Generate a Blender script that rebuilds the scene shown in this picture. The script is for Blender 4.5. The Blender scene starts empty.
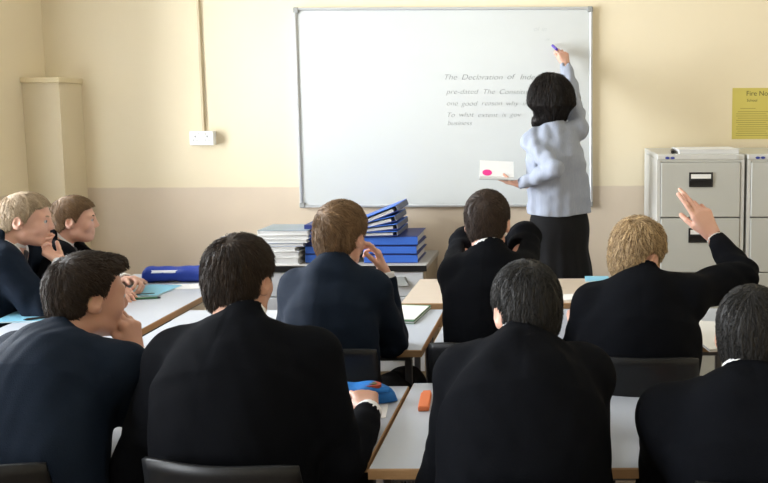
import bpy, math, random
import numpy as np
from mathutils import Vector, Matrix

random.seed(7)
RNG = np.random.default_rng(7)
SC = bpy.context.scene
COL = SC.collection
PI = math.pi

# ------------------------------------------------------------------ camera
F_PX, CX, CY = 743.0, 560.0, 169.0
CAM_H, PITCH, ROLL = 1.60, math.radians(5.0), math.radians(0.2)
W, H = 768, 483
cam_data = bpy.data.cameras.new('camera')
cam = bpy.data.objects.new('camera', cam_data)
COL.objects.link(cam)
cam.location = (0, 0, CAM_H)
CAM_R = Matrix.Rotation(PI/2 - PITCH, 3, 'X') @ Matrix.Rotation(-ROLL, 3, 'Z')
cam.rotation_euler = CAM_R.to_euler()
cam_data.sensor_fit = 'HORIZONTAL'
cam_data.sensor_width = 36.0
cam_data.lens = F_PX/W*36.0
cam_data.shift_x = -(CX - W/2)/W
cam_data.shift_y = (CY - H/2)/W
cam_data.clip_start = 0.05
SC.camera = cam

def ray(px, py):
    return CAM_R @ Vector(((px - CX)/F_PX, -(py - CY)/F_PX, -1.0))
def P(px, py, Y):
    d = ray(px, py)
    return Vector((0, 0, CAM_H)) + d*(Y/d.y)
def PZ(px, py, z):
    d = ray(px, py)
    return Vector((0, 0, CAM_H)) + d*((z - CAM_H)/d.z)

# ------------------------------------------------------------------ objects
def tag(o, label=None, cat=None, group=None, kind=None):
    if label: o['label'] = label
    if cat: o['category'] = cat
    if group: o['group'] = group
    if kind: o['kind'] = kind
    return o

def empty(name, loc, label, cat, group=None, rz=0.0):
    o = bpy.data.objects.new(name, None)
    o.empty_display_size = 0.1
    COL.objects.link(o)
    o.location = loc
    o.rotation_euler = (0, 0, rz)
    return tag(o, label, cat, group)

def link_mesh(name, me, mats, parent=None, loc=None):
    o = bpy.data.objects.new(name, me)
    COL.objects.link(o)
    if not isinstance(mats, (list, tuple)): mats = [mats]
    for m in mats: me.materials.append(m)
    if parent: o.parent = parent
    if loc is not None: o.location = loc
    return o

def np_mesh(name, v, q, smooth=True):
    me = bpy.data.meshes.new(name)
    v = np.asarray(v, dtype=np.float32); q = np.asarray(q, dtype=np.int32)
    k = q.shape[1]
    me.vertices.add(len(v)); me.vertices.foreach_set('co', v.ravel())
    me.loops.add(q.size); me.loops.foreach_set('vertex_index', q.ravel())
    me.polygons.add(len(q))
    me.polygons.foreach_set('loop_start', np.arange(0, q.size, k, dtype=np.int32))
    me.polygons.foreach_set('loop_total', np.full(len(q), k, dtype=np.int32))
    me.polygons.foreach_set('use_smooth', np.full(len(q), smooth, dtype=bool))
    me.update(calc_edges=True)
    me.validate()
    return me

class MB:
    """collects faces of one mesh"""
    def __init__(self):
        self.v = []; self.f = []; self.m = []; self.s = []
    def add(self, vs, fs, mi=0, smooth=False):
        b = len(self.v)
        self.v += [tuple(p) for p in vs]
        for f in fs:
            self.f.append([b + i for i in f]); self.m.append(mi); self.s.append(smooth)
        return self
    def box(self, x0, x1, y0, y1, z0, z1, mi=0, R=None, c=None, bev=0.0):
        """chamfered box"""
        b = min(bev, (x1-x0)*.45, (y1-y0)*.45, (z1-z0)*.45)
        if b <= 0:
            vs = [(x, y, z) for z in (z0, z1) for y in (y0, y1) for x in (x0, x1)]
            fs = [(0,2,3,1), (4,5,7,6), (0,1,5,4), (2,6,7,3), (0,4,6,2), (1,3,7,5)]
        else:
            vs = []; idx = {}
            for iz in (0, 1):
                for iy in (0, 1):
                    for ix in (0, 1):
                        cx, cy, cz = (x0, x1)[ix], (y0, y1)[iy], (z0, z1)[iz]
                        sx, sy, sz = (1, -1)[ix], (1, -1)[iy], (1, -1)[iz]
                        idx[ix, iy, iz, 'x'] = len(vs); vs.append((cx, cy + sy*b, cz + sz*b))
                        idx[ix, iy, iz, 'y'] = len(vs); vs.append((cx + sx*b, cy, cz + sz*b))
                        idx[ix, iy, iz, 'z'] = len(vs); vs.append((cx + sx*b, cy + sy*b, cz))
            I = idx; fs = []
            for s in (0, 1):
                fx = [I[s,0,0,'x'], I[s,0,1,'x'], I[s,1,1,'x'], I[s,1,0,'x']]
                fy = [I[0,s,0,'y'], I[1,s,0,'y'], I[1,s,1,'y'], I[0,s,1,'y']]
                fz = [I[0,0,s,'z'], I[0,1,s,'z'], I[1,1,s,'z'], I[1,0,s,'z']]
                for f in (fx, fy, fz): fs.append(f if s == 0 else f[::-1])
            for a in (0, 1):
                for c2 in (0, 1):
                    e = [I[0,a,c2,'y'], I[0,a,c2,'z'], I[1,a,c2,'z'], I[1,a,c2,'y']]; fs.append(e if (a + c2) % 2 == 0 else e[::-1])
                    e = [I[a,0,c2,'x'], I[a,0,c2,'z'], I[a,1,c2,'z'], I[a,1,c2,'x']]; fs.append(e if (a + c2) % 2 == 1 else e[::-1])
                    e = [I[a,c2,0,'x'], I[a,c2,0,'y'], I[a,c2,1,'y'], I[a,c2,1,'x']]; fs.append(e if (a + c2) % 2 == 0 else e[::-1])
            for ix in (0, 1):
                for iy in (0, 1):
                    for iz in (0, 1):
                        t = [I[ix,iy,iz,'x'], I[ix,iy,iz,'y'], I[ix,iy,iz,'z']]
                        fs.append(t if (ix + iy + iz) % 2 == 0 else t[::-1])
        if R is not None:
            vs = [R @ Vector(p) for p in vs]
        if c is not None:
            vs = [Vector(p) + Vector(c) for p in vs]
        return self.add(vs, fs, mi)
    def tube(self, pts, r, n=10, mi=0, caps=True):
        pts = [Vector(p) for p in pts]
        rs = r if isinstance(r, (list, tuple)) else [r]*len(pts)
        vs = []; fs = []
        up = Vector((0.123, 0.31, 0.95)).normalized()
        for i, p in enumerate(pts):
            t = (pts[min(i+1, len(pts)-1)] - pts[max(i-1, 0)]).normalized()
            a = t.cross(up)
            if a.length < 1e-4: a = t.cross(Vector((1, 0, 0)))
            a.normalize(); b = t.cross(a)
            for k in range(n):
                w = 2*PI*k/n
                vs.append(p + (a*math.cos(w) + b*math.sin(w))*rs[i])
        for i in range(len(pts) - 1):
            for k in range(n):
                k2 = (k+1) % n
                fs.append((i*n+k, (i+1)*n+k, (i+1)*n+k2, i*n+k2))
        self.add(vs, fs, mi, True)
        if caps:
            L = (len(pts)-1)*n
            self.add(vs[:n], [tuple(range(n))], mi); self.add(vs[L:], [tuple(reversed(range(n)))], mi)
        return self
    def surf(self, fn, nu, nv, th, mi=0, smooth=True):
        """thick sheet: fn(u,v) -> (point, normal)"""
        g = [[fn(i/nu, j/nv) for j in range(nv+1)] for i in range(nu+1)]
        vs = []
        for s in (0.5, -0.5):
            for i in range(nu+1):
                for j in range(nv+1):
                    p, n = g[i][j]; vs.append(Vector(p) + Vector(n)*th*s)
        w = nv+1; B = (nu+1)*w; fs = []
        for i in range(nu):
            for j in range(nv):
                a = i*w+j; fs.append((a, a+1, a+w+1, a+w)); fs.append((B+a, B+a+w, B+a+w+1, B+a+1))
        for i in range(nu):
            a = i*w; fs.append((a, a+w, B+a+w, B+a)); a = i*w+nv; fs.append((a, B+a, B+a+w, a+w))
        for j in range(nv):
            a = j; fs.append((a, B+a, B+a+1, a+1)); a = nu*w+j; fs.append((a, a+1, B+a+1, B+a))
        return self.add(vs, fs, mi, smooth)
    def build(self, name, mats, parent=None, loc=None, sub=0):
        me = bpy.data.meshes.new(name)
        me.from_pydata([tuple(p) for p in self.v], [], self.f)
        me.polygons.foreach_set('material_index', self.m)
        me.polygons.foreach_set('use_smooth', self.s)
        me.update()
        o = link_mesh(name, me, mats, parent, loc)
        return o

def copy_tree(o, parent=None):
    c = o.copy(); COL.objects.link(c)
    if parent: c.parent = parent
    for ch in list(o.children): copy_tree(ch, c)
    return c

# ------------------------------------------------------------------ materials
def mat(name, col, rough=0.6, spec=0.4, metal=0.0, var=0.0, scale=8.0, bump=0.0, bscale=60.0, col2=None, stretch=(1,1,1), sheen=0.0, sss=0.0, coat=0.0):
    m = bpy.data.materials.new(name); m.use_nodes = True
    nt = m.node_tree; b = nt.nodes['Principled BSDF']
    b.inputs['Roughness'].default_value = rough
    b.inputs['Specular IOR Level'].default_value = spec
    b.inputs['Metallic'].default_value = metal
    if sheen: b.inputs['Sheen Weight'].default_value = sheen; b.inputs['Sheen Roughness'].default_value = 0.5
    if coat: b.inputs['Coat Weight'].default_value = coat
    if sss:
        b.inputs['Subsurface Weight'].default_value = sss
        b.inputs['Subsurface Radius'].default_value = (1.0, 0.35, 0.2)
        b.inputs['Subsurface Scale'].default_value = 0.012
    tc = nt.nodes.new('ShaderNodeTexCoord'); mp = nt.nodes.new('ShaderNodeMapping')
    mp.inputs['Scale'].default_value = stretch
    nt.links.new(tc.outputs['Object'], mp.inputs['Vector'])
    no = nt.nodes.new('ShaderNodeTexNoise'); no.inputs['Scale'].default_value = scale; no.inputs['Detail'].default_value = 5
    nt.links.new(mp.outputs['Vector'], no.inputs['Vector'])
    mx = nt.nodes.new('ShaderNodeMix'); mx.data_type = 'RGBA'
    c2 = col2 if col2 else tuple(max(0, c*(1-var)) for c in col)
    mx.inputs['A'].default_value = (*col, 1); mx.inputs['B'].default_value = (*c2, 1)
    nt.links.new(no.outputs['Fac'], mx.inputs['Factor'])
    nt.links.new(mx.outputs['Result'], b.inputs['Base Color'])
    if bump:
        n2 = nt.nodes.new('ShaderNodeTexNoise'); n2.inputs['Scale'].default_value = bscale; n2.inputs['Detail'].default_value = 4
        nt.links.new(mp.outputs['Vector'], n2.inputs['Vector'])
        bp = nt.nodes.new('ShaderNodeBump'); bp.inputs['Strength'].default_value = bump; bp.inputs['Distance'].default_value = 0.004
        nt.links.new(n2.outputs['Fac'], bp.inputs['Height']); nt.links.new(bp.outputs['Normal'], b.inputs['Normal'])
    return m

def wall_mat(name, upper, lower, zline):
    m = mat(name, upper, rough=0.75, spec=0.25, var=0.06, scale=2.0, bump=0.15, bscale=14)
    nt = m.node_tree; b = nt.nodes['Principled BSDF']
    mx0 = [n for n in nt.nodes if n.type == 'MIX'][0]
    tc = [n for n in nt.nodes if n.type == 'TEX_COORD'][0]
    sp = nt.nodes.new('ShaderNodeSeparateXYZ'); nt.links.new(tc.outputs['Object'], sp.inputs[0])
    no = nt.nodes.new('ShaderNodeTexNoise'); no.inputs['Scale'].default_value = 9
    nt.links.new(tc.outputs['Object'], no.inputs['Vector'])
    ma = nt.nodes.new('ShaderNodeMath'); ma.operation = 'MULTIPLY_ADD'; ma.inputs[1].default_value = 0.010
    nt.links.new(no.outputs['Fac'], ma.inputs[0]); nt.links.new(sp.outputs['Z'], ma.inputs[2])
    mr = nt.nodes.new('ShaderNodeMapRange'); mr.inputs['From Min'].default_value = zline - 0.004 + .005; mr.inputs['From Max'].default_value = zline + 0.004 + .005
    nt.links.new(ma.outputs[0], mr.inputs['Value'])
    n3 = nt.nodes.new('ShaderNodeTexNoise'); n3.inputs['Scale'].default_value = 3.5; n3.inputs['Detail'].default_value = 6
    nt.links.new(tc.outputs['Object'], n3.inputs['Vector'])
    lo = nt.nodes.new('ShaderNodeMix'); lo.data_type = 'RGBA'
    lo.inputs['A'].default_value = (*lower, 1); lo.inputs['B'].default_value = (*[c*0.88 for c in lower], 1)
    nt.links.new(n3.outputs['Fac'], lo.inputs['Factor'])
    mx = nt.nodes.new('ShaderNodeMix'); mx.data_type = 'RGBA'
    nt.links.new(mr.outputs['Result'], mx.inputs['Factor'])
    nt.links.new(lo.outputs['Result'], mx.inputs['A']); nt.links.new(mx0.outputs['Result'], mx.inputs['B'])
    nt.links.new(mx.outputs['Result'], b.inputs['Base Color'])
    return m

def hair_mat(name, dark, light, rough=0.55, spec=0.3):
    m = mat(name, dark, rough=rough, spec=spec, col2=light, scale=26)
    nt = m.node_tree
    mx = [n for n in nt.nodes if n.type == 'MIX'][0]
    at = nt.nodes.new('ShaderNodeAttribute'); at.attribute_name = 'tone'
    no = [n for n in nt.nodes if n.type == 'TEX_NOISE'][0]
    ad = nt.nodes.new('ShaderNodeMath'); ad.operation = 'MULTIPLY_ADD'; ad.inputs[1].default_value = 0.5
    nt.links.new(no.outputs['Fac'], ad.inputs[0])
    ml = nt.nodes.new('ShaderNodeMath'); ml.operation = 'MULTIPLY_ADD'; ml.inputs[1].default_value = 0.8; ml.inputs[2].default_value = -0.15
    nt.links.new(at.outputs['Fac'], ml.inputs[0]); nt.links.new(ml.outputs[0], ad.inputs[2])
    nt.links.new(ad.outputs[0], mx.inputs['Factor'])
    return m

M = {}
M['wall'] = wall_mat('painted_plaster', (0.83, 0.73, 0.53), (0.71, 0.595, 0.46), 1.085)
M['ceiling'] = mat('white_ceiling', (0.80, 0.78, 0.72), 0.9, var=0.04)
M['floor'] = mat('brown_vinyl', (0.20, 0.15, 0.11), 0.45, var=0.25, scale=5)
M['trunk'] = mat('trunking_paint', (0.62, 0.52, 0.34), 0.5, var=0.05)
M['casing'] = mat('casing_paint', (0.70, 0.61, 0.43), 0.6, var=0.06, scale=3)
M['ledge'] = mat('ledge_paint', (0.74, 0.64, 0.42), 0.55, var=0.05)
M['white_plastic'] = mat('white_plastic', (0.85, 0.85, 0.83), 0.35, var=0.02)
M['board'] = mat('whiteboard_enamel', (0.62, 0.645, 0.635), 0.25, 0.45, var=0.02, scale=1.5)
M['alu'] = mat('aluminium', (0.62, 0.64, 0.66), 0.38, metal=0.6, var=0.04)
M['corner_cap'] = mat('grey_plastic', (0.30, 0.31, 0.30), 0.5)
M['ink'] = mat('marker_ink', (0.16, 0.19, 0.185), 0.6, var=0.3, scale=60)
M['faint_ink'] = mat('faded_marker_ink', (0.46, 0.50, 0.50), 0.6, var=0.1, scale=60)
M['steel_grey'] = mat('grey_enamel', (0.50, 0.50, 0.46), 0.42, 0.4, var=0.05, scale=3)
M['steel_edge'] = mat('light_grey_enamel', (0.60, 0.60, 0.57), 0.4, 0.4, var=0.04, scale=3)
M['black'] = mat('black_plastic', (0.012, 0.012, 0.013), 0.4, 0.4, var=0.2)
M['chair'] = mat('black_polypropylene', (0.007, 0.0075, 0.0085), 0.42, 0.3, var=0.3, bump=0.05, bscale=300)
M['tube'] = mat('grey_tube_steel', (0.10, 0.10, 0.11), 0.4, metal=0.4, var=0.1)
M['laminate'] = mat('grey_laminate', (0.46, 0.49, 0.545), 0.33, 0.45, var=0.06, scale=14)
M['beech_top'] = mat('pale_beech_laminate', (0.60, 0.51, 0.41), 0.38, 0.4, col2=(0.54, 0.44, 0.34), scale=5, stretch=(1, 12, 12))
M['beech'] = mat('beech_edge', (0.46, 0.29, 0.15), 0.5, 0.35, col2=(0.34, 0.20, 0.10), scale=9, stretch=(2, 2, 25))
M['paper'] = mat('white_paper', (0.82, 0.82, 0.80), 0.8, 0.2, var=0.03, scale=20)
M['pages'] = mat('page_edges', (0.76, 0.76, 0.74), 0.85, 0.1, col2=(0.52, 0.52, 0.52), scale=18, stretch=(0.5, 0.5, 40))
M['yellow'] = mat('yellow_card', (0.64, 0.55, 0.14), 0.6, 0.25, var=0.08, scale=10)
M['dark_print'] = mat('dark_print', (0.10, 0.09, 0.03), 0.7)
M['print'] = mat('small_print', (0.36, 0.30, 0.07), 0.7)
M['binder'] = mat('blue_binder_vinyl', (0.05, 0.16, 0.62), 0.4, 0.4, var=0.12, scale=6)
M['binder_dark'] = mat('navy_binder_vinyl', (0.018, 0.035, 0.19), 0.4, 0.45, var=0.15, scale=6)
M['binder_grey'] = mat('grey_marbled_board', (0.20, 0.21, 0.26), 0.6, 0.3, col2=(0.08, 0.085, 0.11), scale=80)
M['cover_green'] = mat('green_grey_cover', (0.22, 0.32, 0.30), 0.4, col2=(0.36, 0.40, 0.52), scale=14)
M['cover_blue'] = mat('blue_grey_cover', (0.24, 0.28, 0.40), 0.4, col2=(0.48, 0.52, 0.60), scale=14)
M['light_blue'] = mat('light_blue_cover', (0.24, 0.56, 0.74), 0.5, var=0.08)
M['green_cover'] = mat('dark_green_cover', (0.05, 0.16, 0.07), 0.5, var=0.1)
M['case_royal'] = mat('royal_blue_fabric', (0.012, 0.045, 0.34), 0.55, 0.35, var=0.25, scale=16, bump=0.3, bscale=120)
M['case_sky'] = mat('bright_blue_fabric', (0.02, 0.20, 0.60), 0.6, 0.3, col2=(0.01, 0.11, 0.36), scale=14, bump=0.35, bscale=80)
M['zip'] = mat('white_zip_tape', (0.72, 0.75, 0.80), 0.6)
M['red_patch'] = mat('red_patch', (0.35, 0.06, 0.03), 0.6)
M['orange'] = mat('orange_card', (0.75, 0.20, 0.07), 0.55, var=0.1)
M['pink'] = mat('pink_print', (0.75, 0.03, 0.25), 0.5)
M['blue_badge'] = mat('blue_badge', (0.04, 0.06, 0.30), 0.4)
M['drawer_white'] = mat('pale_grey_drawer', (0.62, 0.64, 0.67), 0.45, var=0.05, scale=3)
M['cabinet_side'] = mat('tan_cabinet_side', (0.36, 0.29, 0.20), 0.55, var=0.15, scale=5)
M['cabinet_top'] = mat('grey_cabinet_top', (0.46, 0.44, 0.41), 0.5, var=0.08, scale=6)
M['purple'] = mat('purple_pen_plastic', (0.10, 0.05, 0.42), 0.35)
M['frame_paint'] = mat('white_window_paint', (0.75, 0.74, 0.70), 0.45, var=0.03)
M['wool_black'] = mat('black_wool', (0.0042, 0.0048, 0.0068), 0.9, 0.06, var=0.3, scale=40, bump=0.25, bscale=400)
M['wool_navy'] = mat('lit_navy_wool', (0.0075, 0.0140, 0.0275), 0.85, 0.12, var=0.25, scale=40, bump=0.25, bscale=400)  # dark blazer cloth with the brighter blue of window light put into its colour
M['trouser'] = mat('charcoal_trouser', (0.010, 0.010, 0.012), 0.85, 0.2, var=0.2, scale=30)
M['shoe'] = mat('black_leather', (0.01, 0.01, 0.01), 0.35, 0.5)
M['shirt'] = mat('white_cotton', (0.80, 0.80, 0.80), 0.8, 0.2, var=0.03, scale=30)
M['tie'] = mat('striped_tie', (0.03, 0.035, 0.08), 0.6, col2=(0.10, 0.09, 0.06), scale=18)
M['blouse'] = mat('pale_blue_cotton', (0.27, 0.305, 0.39), 0.75, 0.2, col2=(0.37, 0.40, 0.47), scale=60, stretch=(3, 3, 0.25), bump=0.2, bscale=50)
M['skirt'] = mat('black_skirt_wool', (0.008, 0.008, 0.009), 0.85, 0.2, var=0.2, scale=30, stretch=(3, 3, .3))
M['skin'] = mat('fair_skin', (0.68, 0.42, 0.32), 0.5, 0.35, col2=(0.60, 0.32, 0.235), scale=14, sss=0.12)
M['skin_warm'] = mat('warm_skin', (0.56, 0.33, 0.235), 0.5, 0.35, col2=(0.48, 0.25, 0.17), scale=14, sss=0.12)
M['eye_white'] = mat('eye_white', (0.42, 0.40, 0.38), 0.3, 0.4)
M['eye_iris'] = mat('eye_iris', (0.05, 0.06, 0.07), 0.15, 0.5)
H_BLOND = hair_mat('sandy_blond_hair', (0.085, 0.045, 0.018), (0.72, 0.52, 0.29))
H_FAIR = hair_mat('fair_hair', (0.24, 0.17, 0.10), (0.56, 0.44, 0.30))
H_LBROWN = hair_mat('light_brown_hair', (0.07, 0.040, 0.019), (0.30, 0.185, 0.095))
H_DBROWN = hair_mat('dark_brown_hair', (0.009, 0.006, 0.004), (0.045, 0.027, 0.016))
H_MBROWN = hair_mat('brown_hair', (0.014, 0.009, 0.006), (0.07, 0.042, 0.028))
H_BLACK = hair_mat('near_black_hair', (0.005, 0.0045, 0.004), (0.022, 0.020, 0.018))
H_TEACH = hair_mat('black_brown_hair', (0.004, 0.003, 0.003), (0.016, 0.010, 0.007), rough=0.5)
# ------------------------------------------------------------------ the room
YW, XL, XR, YR, ZC = 4.65, -3.195, 3.00, -1.70, 3.10
def struct(name, mb, mats, parent=None):
    o = mb.build(name, mats, parent)
    if not parent: o['kind'] = 'structure'
    return o
struct('floor', MB().box(XL-.15, XR+.15, YR-.15, YW+.15, -.12, 0), M['floor'])
struct('ceiling', MB().box(XL-.15, XR+.15, YR-.15, YW+.15, ZC, ZC+.12), M['ceiling'])
struct('wall_front', MB().box(XL-.15, XR+.15, YW, YW+.15, 0, ZC), M['wall'])
struct('wall_right', MB().box(XR, XR+.15, YR, YW, 0, ZC), M['wall'])
struct('wall_rear', MB().box(XL-.15, XR+.15, YR-.15, YR, 0, ZC), M['wall'])
# left wall with two tall windows (beside and behind the camera)
WINS = [(-1.15, 0.75), (1.85, 4.12)]
WZ0, WZ1 = 0.80, 2.75
mb = MB()
ys = [YR] + [v for w in WINS for v in w] + [YW]
for i in range(0, len(ys), 2): mb.box(XL-.15, XL, ys[i], ys[i+1], 0, ZC)
for a, b in WINS:
    mb.box(XL-.15, XL, a, b, 0, WZ0); mb.box(XL-.15, XL, a, b, WZ1, ZC)
struct('wall_left', mb, M['wall'])
glass = bpy.data.materials.new('window_glass'); glass.use_nodes = True
nt = glass.node_tree; nt.nodes.clear()
out = nt.nodes.new('ShaderNodeOutputMaterial'); mixs = nt.nodes.new('ShaderNodeMixShader')
tr = nt.nodes.new('ShaderNodeBsdfTransparent'); gl = nt.nodes.new('ShaderNodeBsdfGlossy'); gl.inputs['Roughness'].default_value = .02
fr = nt.nodes.new('ShaderNodeFresnel'); fr.inputs['IOR'].default_value = 1.45
nt.links.new(fr.outputs[0], mixs.inputs[0]); nt.links.new(tr.outputs[0], mixs.inputs[1]); nt.links.new(gl.outputs[0], mixs.inputs[2])
nt.links.new(mixs.outputs[0], out.inputs[0])
for k, (a, b) in enumerate(WINS):
    mb = MB(); x0, x1 = XL-.11, XL-.05
    mb.box(x0, x1, a, b, WZ0, WZ0+.06).box(x0, x1, a, b, WZ1-.06, WZ1)
    mb.box(x0, x1, a, a+.06, WZ0, WZ1).box(x0, x1, b-.06, b, WZ0, WZ1)
    m_ = (a+b)/2; mb.box(x0, x1, m_-.025, m_+.025, WZ0, WZ1).box(x0, x1, a, b, 2.14, 2.19)
    mb.box(XL-.05, XL+.06, a-.04, b+.04, WZ0-.03, WZ0)
    w = struct('window_%d' % (k+1), mb, M['frame_paint'])
    MB().box(XL-.085, XL-.078, a+.06, b-.06, WZ0+.06, WZ1-.06).build('pane', glass, w)
# boxed-in pipe casing with a ledge in the left corner
mb = MB().box(XL, -2.975, 4.44, YW, 0, 1.735, 0)
mb.box(XL, -2.962, 4.425, YW, 1.735, 1.768, 1, bev=.004)
struct('trim_1', mb, [M['casing'], M['ledge']])
# skirting along the board wall
struct('baseboard_front', MB().box(-2.975, XR, YW-.018, YW, 0, .12, bev=.004), M['trunk'])
# surface trunking running down to the socket
p0 = P(203.5, 131, YW-.01)
struct('trim_2', MB().box(p0.x-.009, p0.x+.009, YW-.014, YW, p0.z, ZC, bev=.003), M['trunk'])

# double socket ------------------------------------------------------
c = P(202.5, 138, YW-.03)
so = empty('wall_socket', (c.x, YW, c.z), 'white double wall socket at the foot of the thin trunking strip', 'socket')
MB().box(-.073, .073, -.038, 0, -.043, .043, bev=.004).build('back_box', M['white_plastic'], so)
MB().box(-.0745, .0745, -.046, -.0381, -.0445, .0445, bev=.005).build('face_plate', M['white_plastic'], so)
for sx in (-.037, .037):
    hb = MB()
    hb.box(sx-.004, sx+.004, -.0475, -.0461, .004, .016).box(sx-.014, sx-.007, -.0475, -.0461, -.015, -.009).box(sx+.007, sx+.014, -.0475, -.0461, -.015, -.009)
    hb.build('pin_holes', M['corner_cap'], so)
    o = (-.012 if sx > 0 else .012)
    MB().box(sx+o*1.3-.006, sx+o*1.3+.006, -.0505, -.0461, .018, .034, bev=.002).build('switch', M['white_plastic'], so)

# whiteboard ------------------------------------------------------
BX0, BX1, BZ0, BZ1 = -1.632, 0.204, 0.958, 2.194
wb = empty('whiteboard', ((BX0+BX1)/2, YW, BZ0), 'large wall-mounted whiteboard with aluminium frame and faint handwriting', 'whiteboard')
ox, oz = wb.location.x, BZ0
def L(x0, x1, y0, y1, z0, z1): return (x0-ox, x1-ox, y0-YW, y1-YW, z0-oz, z1-oz)
MB().box(*L(BX0+.01, BX1-.01, YW-.022, YW-.002, BZ0+.01, BZ1-.01)).build('writing_surface', M['board'], wb)
fb = MB()
t = .017
fb.box(*L(BX0, BX1, YW-.032, YW, BZ0, BZ0+t), bev=.004).box(*L(BX0, BX1, YW-.032, YW, BZ1-t, BZ1), bev=.004)
fb.box(*L(BX0, BX0+t, YW-.032, YW, BZ0+t, BZ1-t), bev=.004).box(*L(BX1-t, BX1, YW-.032, YW, BZ0+t, BZ1-t), bev=.004)
fb.build('frame', M['alu'], wb)
for x in (BX0, BX1-.032):
    for z in (BZ0, BZ1-.032):
        MB().box(*L(x-.002, x+.034, YW-.035, YW, z-.002, z+.034), bev=.006).build('corner_cap', M['corner_cap'], wb)

def text_mesh(name, body, size, loc, m, parent, shear=0.0, off=0.0, align='LEFT', sx=1.0, space=1.0):
    cu = bpy.data.curves.new(name, 'FONT'); cu.body = body; cu.size = size; cu.shear = shear; cu.offset = off
    cu.align_x = align; cu.extrude = 0.0004; cu.space_character = space
    t_ = bpy.data.objects.new(name, cu); COL.objects.link(t_)
    bpy.context.view_layer.update()
    me = bpy.data.meshes.new_from_object(t_.evaluated_get(bpy.context.evaluated_depsgraph_get()))
    bpy.data.objects.remove(t_); bpy.data.curves.remove(cu)
    o = link_mesh(name, me, m, parent)
    o.rotation_euler = (PI/2, 0, 0); o.location = loc; o.scale = (sx, 1, 1)
    return o
lines = [(443, 79.5, 'The  Declaration  of  Independence', .047), (446, 94, 'pre-dated  The  Constitution', .043), (446, 105.5, 'one  good  reason  why  in', .041),
         (446, 117, 'To  what  extent  is  gov', .041), (447, 125.5, 'business', .040)]
def write(rows, m, off, name):
    for (px, py, s, size) in rows:
        p = P(px, py, YW-.023); x = p.x-ox
        for wd in s.split(' '):
            if not wd: x += size*.30; continue
            o = text_mesh(name, wd, size, (x, -.0227, p.z-oz+random.uniform(-.002, .002)), m, wb, shear=.30, off=off, sx=1.15)
            x += max(v.co.x for v in o.data.vertices)*1.15+size*.22
write(lines, M['ink'], -.0010, 'handwriting')
write([(533, 31, 'ol in', .04), (545, 41, 'as', .03)], M['faint_ink'], -.0008, 'faded_writing')

# yellow notice ------------------------------------------------------
a = P(732.5, 88, YW); b = P(772, 139, YW)
nx0, nx1, nz1, nz0 = a.x, a.x+.262, a.z, b.z
nb = empty('wall_notice', ((nx0+nx1)/2, YW, nz0), 'yellow printed fire notice on the wall above the grey cabinets', 'notice')
hh = nz1-nz0; hw_ = (nx1-nx0)/2
MB().box(-hw_, hw_, -.003, -.0002, 0, hh).build('card', M['yellow'], nb)
text_mesh('heading', 'Fire Notice', .043, (-hw_+.085, -.0031, hh-.048), M['dark_print'], nb, sx=1.0)
text_mesh('subheading', 'School', .024, (-hw_+.09, -.0031, hh-.085), M['dark_print'], nb, sx=1.0)
pb = MB()
zz = hh-.125; pb.box(-hw_+.05, -hw_+.145, -.0040, -.0029, zz-.004, zz)
for k in range(12):
    zz = hh-.145-k*.0135
    pb.box(-hw_+.025+.01*(k % 3 == 0), hw_-.02-.03*((k*7) % 4)/3, -.0036, -.0029, zz-.004, zz)
pb.build('small_print', M['print'], nb)

# filing cabinets ------------------------------------------------------
def cabinet(x0, label):
    w, d, h = .474, .61, 1.325
    r = empty('filing_cabinet', (x0+w/2, YW-.02-d/2, 0), label, 'filing cabinet', 'grey four-drawer filing cabinets')
    x, y = w/2, d/2
    cb = MB()
    cb.box(-x, -x+.018, -y, y, .0, h-.03, 1).box(x-.018, x, -y, y, 0, h-.03, 1)
    cb.box(-x, x, -y, y, h-.03, h, 1, bev=.004).box(-x+.018, x-.018, y-.02, y, 0, h-.03, 0)
    cb.box(-x+.018, x-.018, -y, y, 0, .06, 0).box(-x+.018, x-.018, -y+.004, -y+.02, h-.042, h-.03, 0)
    cb.build('carcass', [M['steel_grey'], M['steel_edge']], r)
    bb = MB(); 
    for k in (0, 1):
        pts = []
        cxx = -x+.055+.028*k
        n = 16
        vs = [(cxx+.0125*math.cos(2*PI*i/n), -y-.0015, h-.019+.007*math.sin(2*PI*i/n)) for i in range(n)]
        vs += [(v[0], -y+.002, v[2]) for v in vs]
        bb.add(vs, [tuple(range(n))] + [(i, n+i, n+(i+1) % n, (i+1) % n) for i in range(n)])
    bb.build('badge', M['blue_badge'], r)
    MB().tube([(x-.04, -y+.002, h-.019), (x-.04, -y-.006, h-.019)], .009, 14).build('lock', M['alu'], r)
    dz = (h-.042-.06)/4
    for k in range(4):
        z1 = h-.044-k*dz; z0 = z1-dz+.006
        dr = MB().box(-x+.021, x-.021, -y-.004, y-.06, z0, z1, 0, bev=.004)
        do = dr.build('drawer', M['steel_grey'], r)
        zc = z1-.093
        fb = MB()
        # recessed cup pull: black surround with an open hood
        fb.box(-.064, .064, -y-.010, -y-.0041, zc-.040, zc-.034).box(-.064, .064, -y-.010, -y-.0041, zc+.034, zc+.040)
        fb.box(-.064, -.058, -y-.010, -y-.0041, zc-.034, zc+.034).box(.058, .064, -y-.010, -y-.0041, zc-.034, zc+.034)
        fb.box(-.058, .058, -y-.0052, -y-.0041, zc-.034, zc+.034)
        fb.box(-.058, .058, -y-.018, -y-.0052, zc-.006, zc+.002, bev=.002)
        fb.build('handle', M['black'], do)
        MB().box(-.054, .054, -y-.0085, -y-.0053, zc+.006, zc+.030).build('label_card', M['paper'], do)
    return r
cabinet(.528, 'grey filing cabinet nearest the whiteboard, with papers lying on top')
cabinet(.528+.474+.016, 'grey filing cabinet at the right edge, under the yellow notice')
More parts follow.
